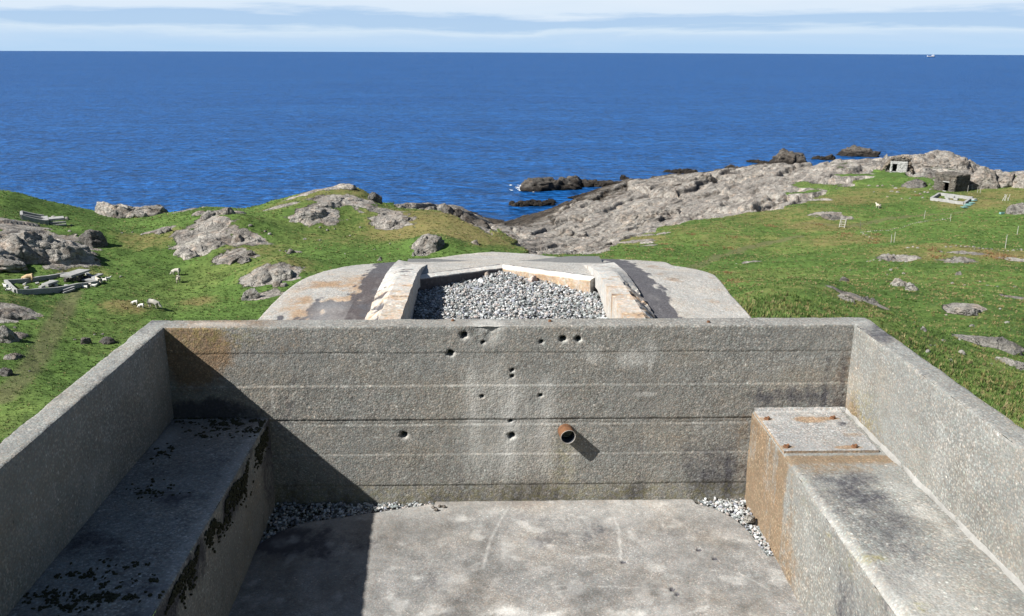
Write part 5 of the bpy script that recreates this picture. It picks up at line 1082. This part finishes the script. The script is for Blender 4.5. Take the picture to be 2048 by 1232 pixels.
for k in range(14): f.box('rubble_stone', f.loc((152,559))+np.array([-1.5+k*.23, random.uniform(-.5, .25)]), (.3, .3), 0, random.uniform(.25, .5), M_rockd, random.uniform(0, 1), .07)
f.box('table_slab', f.loc((101,571)), (1.5, .8), .22, .18, M_ruin, .05); f.box('table_leg', f.loc((96,573)), (.4, .5), 0, .24, M_ruin); f.box('table_leg', f.loc((110,571)), (.4, .5), 0, .24, M_ruin)
f.box('step', f.loc((84,576)), (.5, .4), 0, .28, M_ruin); f.box('entrance_slab', f.loc((135,581)), (1.6, .55), .14, .16, M_ruin); f.box('entrance_step', f.loc((137,584)), (1.5, .3), 0, .16, M_ruin)
f.box('side_slab', f.loc((183,564)), (.8, 1.7), .14, .18, M_ruin, .1); f.box('side_slab', f.loc((195,557)), (1.3, .6), .2, .18, M_ruin, .05)
for p in ((50,571),(54,579),(75,567),(101,565),(133,574)): f.box('rubble_stone', f.loc(p), (.4, .3), 0, .22, M_ruin, random.uniform(0, 1), .06)
f = Frame('building_ruin', 'roofless low concrete enclosure on the green slope at the upper left', 'ruin', (44, 438), (90, 436), True)
h_ = 1.0; dep = 5.0; Ld = f.L; cs = [np.array(q) for q in ((0, 0), (Ld, 0), (Ld, dep), (0, dep))]
for i in range(4): f.wall('wall', cs[i], cs[(i+1) % 4], .34 if i != 1 else .8, [.65, .65, .75, .65][i], M_ruin, 1.4)
f.wall('inner_wall', np.array([.2, 1.5]), np.array([Ld-.2, 1.5]), .25, .7, M_ruin)
f.box('side_slab', np.array([Ld+1.4, 1.8]), (1.9, 1.8), .7, .25, M_ruin); f.box('side_step', np.array([Ld+1.5, .6]), (2.0, .4), .3, .2, M_ruin); f.box('side_step', np.array([Ld+1.5, .1]), (2.0, .35), 0, .2, M_ruin)
for px, py, s_ in ((100,440,12),(108,439,14),(118,441,14),(126,441,16),(134,440,16)): stone(px, py, s_, 'dark stone in the short wall right of the upper roofless enclosure', 'stones of the short wall by the upper enclosure', 1.0)
f = Frame('building_ruin', 'pale rectangular foundation outline in front of the square stone hut', 'ruin', (1862, 401), (1928, 408))
c0, c1, c2, c3 = [f.loc(p) for p in ((1862,401),(1928,408),(1944,399),(1878,392))]
for a, b_ in ((c0, c1), (c1, c2), (c2, c3), (c3, c0)): f.wall('wall', a, b_, .42, .5, M_ruin)
f.box('side_slab', f.loc((1945,402)), (1.2, .8), .25, .2, M_ruin); f.wall('inner_wall', f.loc((1890,396)), f.loc((1908,398)), .3, .4, M_ruin); f.box('rubble_stone', f.loc((1895,400)), (.6, .4), 0, .3, M_ruin); f.box('rubble_stone', f.loc((1912,401)), (.8, .4), 0, .35, M_ruin)
pw = thing('board_walk', 'pale turquoise boards stepping down beside the rectangular foundation', 'steps', (0, 0, 0))
g0 = ground(1935, 411); pw.location = (*g0, gz_(g0))
for k, (px, py) in enumerate(((1929,413.5),(1934,411),(1938,408),(1943,405),(1947,402.5))):
    q = ground(px, py); b = MB(); b.box((q[0]-g0[0], q[1]-g0[1], gz_(q)-gz_(g0)+.2), (.95, .8, .1), .15, .02); b.build('board', M_teal, pw, .01)
q = ground(2003, 431); b = MB(); b.box((0, 0, .18), (.75, .4, .34), .3, .03); o = b.build('trough', M_teal, None, .05, (q[0], q[1], gz_(q))); b = MB(); b.box((0, 0, .36), (.6, .28, .03), .3, .01); b.build('water_surface', M_void, o); tag(o, 'small turquoise tub in the grass left of the tilted rock at the right edge', 'tub')

# stone huts
def hut(name, label, cpx, w_, d_, h_, rz, door, mat, roof_mat, dome=.25):
    p = ground(*cpx); z = gz_(p); t = thing(name, label, 'hut', (p[0], p[1], z), rz); r = np.random.default_rng(int(cpx[0]))
    def rough_box(nm, mn, mxx, st_, m_, amp):
        VV, FF = [], []; off = 0; mn = np.array(mn); mxx = np.array(mxx)
        for ax in range(3):
            for sd in (0, 1):
                oa = [k for k in range(3) if k != ax]; A_ = lin(mn[oa[0]], mxx[oa[0]], st_); B_ = lin(mn[oa[1]], mxx[oa[1]], st_); aa, bb = np.meshgrid(A_, B_, indexing='ij'); Pp = np.empty((aa.size, 3)); Pp[:, oa[0]] = aa.ravel(); Pp[:, oa[1]] = bb.ravel(); Pp[:, ax] = mxx[ax] if sd else mn[ax]
                q_ = np.clip(Pp, mn+.3, mxx-.3); dl = Pp-q_; L = np.linalg.norm(dl, axis=1)[:, None]; Q = q_+dl/np.maximum(L, 1e-6)*.3; w1 = worley(Pp[:, oa[0]]/.42+Pp[:, ax]*.7, Pp[:, oa[1]]/.30+Pp[:, ax]*.3); fa = np.zeros(3); fa[ax] = 1 if sd else -1
                Q = Q+fa*(amp*(w1[2]-.5)-amp*1.2*np.exp(-((w1[1]-w1[0])/.12)**2))[:, None]; fc = grid_faces(len(A_), len(B_)); e1 = np.zeros(3); e1[oa[0]] = 1; e2 = np.zeros(3); e2[oa[1]] = 1
                if np.dot(np.cross(e1, e2), fa) < 0: fc = fc[:, ::-1]
                VV.append(Q); FF.append(fc+off); off += len(Q)
        return link(nm, me_np(nm, np.concatenate(VV), np.concatenate(FF), m_, False), t)
    dx, dw, dh = door; fw = .5                  # the front is built as two jambs and a lintel round the open door
    rough_box('front_jamb', (-w_/2, 0, -.8), (dx-dw/2, fw, h_), .14, mat, .10); rough_box('front_jamb', (dx+dw/2, 0, -.8), (w_/2, fw, h_), .14, mat, .10)
    b = MB(); b.box((dx, .2, (dh+h_)/2), (dw+.1, .36, h_-dh), 0, .01); b.build('lintel', mat, t); b = MB(); b.box((dx, -.04, dh+.08), (dw+.5, .16, .18), 0, .015); b.build('door_head', M_ruin, t, .02)
    rough_box('side_wall', (-w_/2, fw, -.8), (-w_/2+.5, d_, h_), .16, mat, .10); rough_box('side_wall', (w_/2-.5, fw, -.8), (w_/2, d_, h_), .14, mat, .10); rough_box('rear_wall', (-w_/2, d_-.5, -.8), (w_/2, d_, h_), .2, mat, .1)
    rough_box('roof', (-w_/2-.05, -.05, h_-.1), (w_/2+.05, d_+.05, h_+dome), .16, roof_mat, .12)
    b = MB(); b.box((dx, 1.6, dh/2), (dw+.8, .1, dh+.4)); b.build('inner_wall', M_void, t); b = MB(); b.box((dx, -.25, .05), (dw, .4, .2), 0, .03); b.build('doorstep', M_ruin, t, .03)  # near-black panel behind the door paints the darkness inside the hut
    return t
M_hutstone = mat_rock('hut_stone', (0.150, 0.138, 0.118), lichen=0.9)
hut('stone_hut', 'square dark stone hut with a doorway, standing at the foot of the shore rocks', (1887, 381), 4.8, 4.4, 3.1, -1.12, (.45, .9, 1.8), M_hutstone, M_hutstone, .3)
p = ground(1798, 345)
t = hut('concrete_hut', 'hut with pale concrete front and doorway, built into a stone mound on the rocks', (1797, 343), 3.7, 3.0, 2.5, -.38, (-.9, .85, 1.85), mat_plain('hut_concrete', (0.3024, 0.3024, 0.2808), .9, .15, 3), M_hutstone, .7)
# stones piled round the concrete hut: part of it
r = np.random.default_rng(5); VV, FF = [], []; off = 0
for k in range(260):
    side = r.uniform(0, 1)
    if side < .5: x, y, z = 2.0+abs(r.normal(0, .7)), r.uniform(-.4, 3.4), 0; z = max(-.8, 2.6-(x-1.9)*1.9+r.normal(0, .15))
    elif side < .75: x, y, z = -2.0-abs(r.normal(0, .9)), r.uniform(.2, 3.2), 0; z = max(-.8, 2.3-(-x-1.9)*1.2+r.normal(0, .15))
    else: x, y = r.uniform(-2.0, 2.4), r.uniform(-.05, 2.8); z = 2.95+.5*(1-abs(x-.3)/2.4)+r.normal(0, .1)
    s_ = r.uniform(.14, .34); V, Fc = ICO[1]; V = V*(1+r.uniform(-.25, .25, V.shape))*np.array([s_*1.2, s_, s_*.75])+np.array([x, y, z]); VV.append(V); FF.append(Fc+off); off += len(V)
tag(link('stone_mound', me_np('stone_mound', np.concatenate(VV), np.concatenate(FF), mat_rock('mound_stone', (0.2442, 0.2072, 0.1628), lichen=1.4), False), t), kind='stuff')
b = MB(); b.box((2.15, 1.6, .6), (1.2, 3.0, 3.4), 0, .1, .35); b.box((-2.2, 1.7, .5), (1.4, 2.6, 3.0), 0, .1, .3); b.build('mound_core', M_hutstone, t)

# stile and fence posts
q = ground(1683, 456); st_ = thing('ladder_stile', 'bleached wooden ladder stile standing in the right meadow', 'stile', (q[0], q[1], gz_(q)), -.25)
for s_ in (-.38, .38): b = MB(); b.tube((s_, 0, -.1), (s_+.28, .75, 1.35), .045); b.build('rail', M_wood, st_)
for k in range(4): b = MB(); f_ = .2+k*.22; b.box((.28*f_, .75*f_, -.1+1.45*f_), (.84, .13, .06)); b.build('rung', M_wood, st_, .008)
for s_ in (-.1, .6): b = MB(); b.tube((s_+.25, 1.45, -.1), (s_+.10, .75, 1.3), .04); b.build('back_rail', M_wood, st_)
pm = None
for px, py, hh, lab in [(1720,460,1.5,'thin dark fence post to the right of the wooden stile'),(1848,438,1.3,None),(1788,484,1.4,None),(1782,487,1.1,None),(2010,499,1.6,None),(1901,441,1.2,None),(1912,383,1.4,None),(1923,381,1.3,None),(1935,385,1.3,None),(1955,386,1.2,None),(1960,387,1.3,None),(1944,380,1.2,None),(2034,470,1.2,None)]:
    q = ground(px, py); b = MB(); b.tube((0, 0, -.15), (random.uniform(-.06, .06), 0, hh), .034, .028, 7); o = b.build('fence_post', M_wood if lab is None else M_rockd, None, 0, (q[0], q[1], gz_(q)))
    tag(o, lab or 'thin pale fence post standing alone in the right meadow', 'fence post', None if lab else 'thin pale fence posts of the right meadow')
q = ground(2012, 402); t = thing('driftwood_stack', 'crossed grey sticks leaning together above the tilted rock at the right edge', 'stick stack', (q[0], q[1], gz_(q)))
for k in range(5): b = MB(); b.tube((-.7+k*.32, 0, -.1), (-.1+k*.26*(1 if k % 2 else -.2), .2, 1.15), .05, .035, 6); b.build('stick', M_wood, t)

# ------------------------------------------------------------------ sheep
def skin_mesh(name, verts, edges, rad, mat):
    me = bpy.data.meshes.new(name); me.from_pydata(verts, edges, []); o = bpy.data.objects.new(name, me); COL.objects.link(o)
    sk = o.modifiers.new('s', 'SKIN'); sk.use_smooth_shade = True; ss = o.modifiers.new('u', 'SUBSURF'); ss.levels = 2
    for i, r_ in enumerate(rad): me.skin_vertices[0].data[i].radius = (r_, r_) if not isinstance(r_, tuple) else r_
    me.skin_vertices[0].data[1].use_root = True
    dg = bpy.context.evaluated_depsgraph_get(); dg.update(); out = bpy.data.meshes.new_from_object(o.evaluated_get(dg)); out.name = name
    bpy.data.objects.remove(o); out.materials.clear(); out.materials.append(mat); return out
def sheep_mesh(name, pose, mat):
    hz = {'graze': (.62, .12), 'stand': (.72, .95), 'lie': (.55, .62)}[pose]; lg = .02 if pose != 'lie' else .3; dz = 0 if pose != 'lie' else -.33
    V = [(-.50, 0, .70+dz), (-.22, 0, .68+dz), (.10, 0, .67+dz), (.38, 0, .70+dz), (.56, 0, (.74 if hz[1] > .3 else .58)+dz*.8), (hz[0]+.12, 0, hz[1]+.05), (hz[0]+.32, 0, hz[1]-(.03 if hz[1] > .3 else .02))]
    E_ = [(0, 1), (1, 2), (2, 3), (3, 4), (4, 5), (5, 6)]; Rd = [.15, .27, .28, .24, .14, .10, .055]
    for x, par in ((-.38, 0), (.34, 3)):
        for s_ in (-.15, .15):
            k = len(V); V += [(x, s_, .42+dz*.9), (x-(.02 if x < 0 else -.01), s_, .20+dz*.5), (x+.02, s_, .01)]; E_ += [(par, k), (k, k+1), (k+1, k+2)]; Rd += [.085, .045, .035]
    k = len(V); V += [(-.62, 0, .66+dz), (-.66, 0, .50+dz)]; E_ += [(0, k), (k, k+1)]; Rd += [.05, .03]
    k = len(V); hx, hzz = hz[0]+.10, hz[1]+.10; V += [(hx, .12, hzz+.03), (hx, -.12, hzz+.03)]; E_ += [(5, k), (5, k+1)]; Rd += [.03, .03]
    return skin_mesh(name, V, E_, Rd, mat)
SM = {}
def sheep(label, px, py, rz, size, pose, mat, key, group):
    if (pose, key) not in SM: SM[(pose, key)] = sheep_mesh('sheep', pose, mat)
    q = ground(px, py); o = link('sheep', SM[(pose, key)], None, (q[0], q[1], gz_(q))); o.scale = (size*.9,)*3; o.rotation_euler = (0, 0, rz); return tag(o, label, 'sheep', group)
GS = 'sheep of the grazing flock'
sheep('cream sheep seen from behind, right one of the pair in the green hollow', 357, 567, 1.9, 1.05, 'graze', M_wool, 'c', GS)
sheep('grey-white sheep standing behind the cream one in the green hollow', 353, 552, 3.0, .95, 'graze', M_wool_g, 'g', GS)
sheep('large grey ewe grazing to the right above the parapet corner', 308, 618, -.15, 1.05, 'graze', M_wool_g, 'g', GS)
sheep('leftmost white sheep of the grazing trio above the parapet corner', 270, 611, 3.3, .52, 'graze', M_wool_w, 'w', GS)
sheep('middle white sheep of the grazing trio above the parapet corner', 283, 617, 3.1, .52, 'graze', M_wool_w, 'w', GS)
sheep('tan sheep grazing inside the back wall of the left ruin', 57, 562, 3.35, 1.0, 'graze', M_wool_t, 't', GS)
sheep('white lamb standing outside the left end wall of the ruin', 13, 581, 2.6, .52, 'stand', M_wool_w, 'w', GS)
sheep('white lamb lying beside the standing lamb at the left end wall of the ruin', 18, 584, .3, .5, 'lie', M_wool_w, 'w', GS)
sheep('white lamb lying alone below the front wall of the ruin', 171, 577, 3.1, .52, 'lie', M_wool_w, 'w', GS)
sheep('white lamb lying under the right corner of the ruin, next to the lone lying lamb', 188, 575, .1, .58, 'lie', M_wool_w, 'w', GS)
sheep('grey lamb between two white lambs below the front wall of the ruin', 180, 573, 3.0, .45, 'stand', M_wool_g, 'g', GS)
sheep('cream ewe lying on the slab at the right end of the ruin', 198, 567, 2.3, 1.0, 'lie', M_wool, 'c', GS)
sheep('white lamb lying at the far right of the ruin behind the ewe', 210, 563, 3.1, .5, 'lie', M_wool_w, 'w', GS)
sheep('white lamb standing at the far right of the ruin, head raised', 216, 563, .6, .5, 'stand', M_wool_w, 'w', GS)
sheep('single cream sheep in the right-hand meadow below the stone huts', 1756, 417, 1.8, .95, 'stand', M_wool, 'c', GS)

# ------------------------------------------------------------------ ship and foam
d = on_dist(1862, 112, 6900.); zw = -6900.**2/(2*RE); t = thing('ship', 'small white ship just below the horizon at the right', 'ship', (d[0], d[1], zw), .05)
mb = MB(); V = []
for x, wd, z1 in ((-27, 5, 5.0), (-24, 6, 4.5), (10, 6, 4.5), (22, 4, 6.0), (28, .4, 7.5)): V += [(x, -wd, z1), (x, wd, z1), (x, wd*.7, -1), (x, -wd*.7, -1)]
mb.add(V, [(4*k+i, 4*k+(i+1) % 4, 4*k+4+(i+1) % 4, 4*k+4+i) for k in range(4) for i in range(4)]+[(3, 2, 1, 0), (16, 17, 18, 19)]); mb.build('hull', M_hull, t)
b = MB(); b.box((13, 0, 10.5), (16, 10, 11), 0, 0, .9); b.build('bridge', M_white, t); b = MB(); b.box((-10, 0, 6.5), (26, 10, 3.5)); b.build('deck_house', M_white, t); b = MB(); b.box((-24, 0, 8), (4, 8, 6)); b.build('stern_house', M_white, t); b = MB(); b.tube((14, 0, 16), (14, 0, 24), .8, .4); b.build('mast', M_white, t); b = MB(); b.tube((6, 0, 8), (5, 0, 18), 2.2, 1.8); b.build('funnel', M_hull, t)
q = on_z(1046, 376, -EYE); r = np.random.default_rng(9); b = MB()
for k in range(60):
    x, y, s_ = q[0]+r.normal(0, 1.3), q[1]+r.normal(0, 3.0), r.uniform(.15, .5); n = 7; b.add([(x+math.cos(i*6.283/n)*s_*r.uniform(.6, 1.3), y+math.sin(i*6.283/n)*s_*1.6, .05+r.uniform(0, .12)) for i in range(n)], [tuple(range(n))])
tag(b.build('foam', M_foam), 'white foam where the swell breaks on the tip of the humped skerry', None, None, 'stuff')

# cast parts without stains of their own carry an empty stain layer
for me in bpy.data.meshes:
    if 'stain' not in me.attributes and any(mt and mt.node_tree and any(n_.type == 'ATTRIBUTE' and n_.attribute_name == 'stain' for n_ in mt.node_tree.nodes) for mt in me.materials):
        at = me.attributes.new('stain', 'FLOAT_COLOR', 'POINT'); at.data.foreach_set('color', np.zeros(len(me.vertices)*4, np.float32))
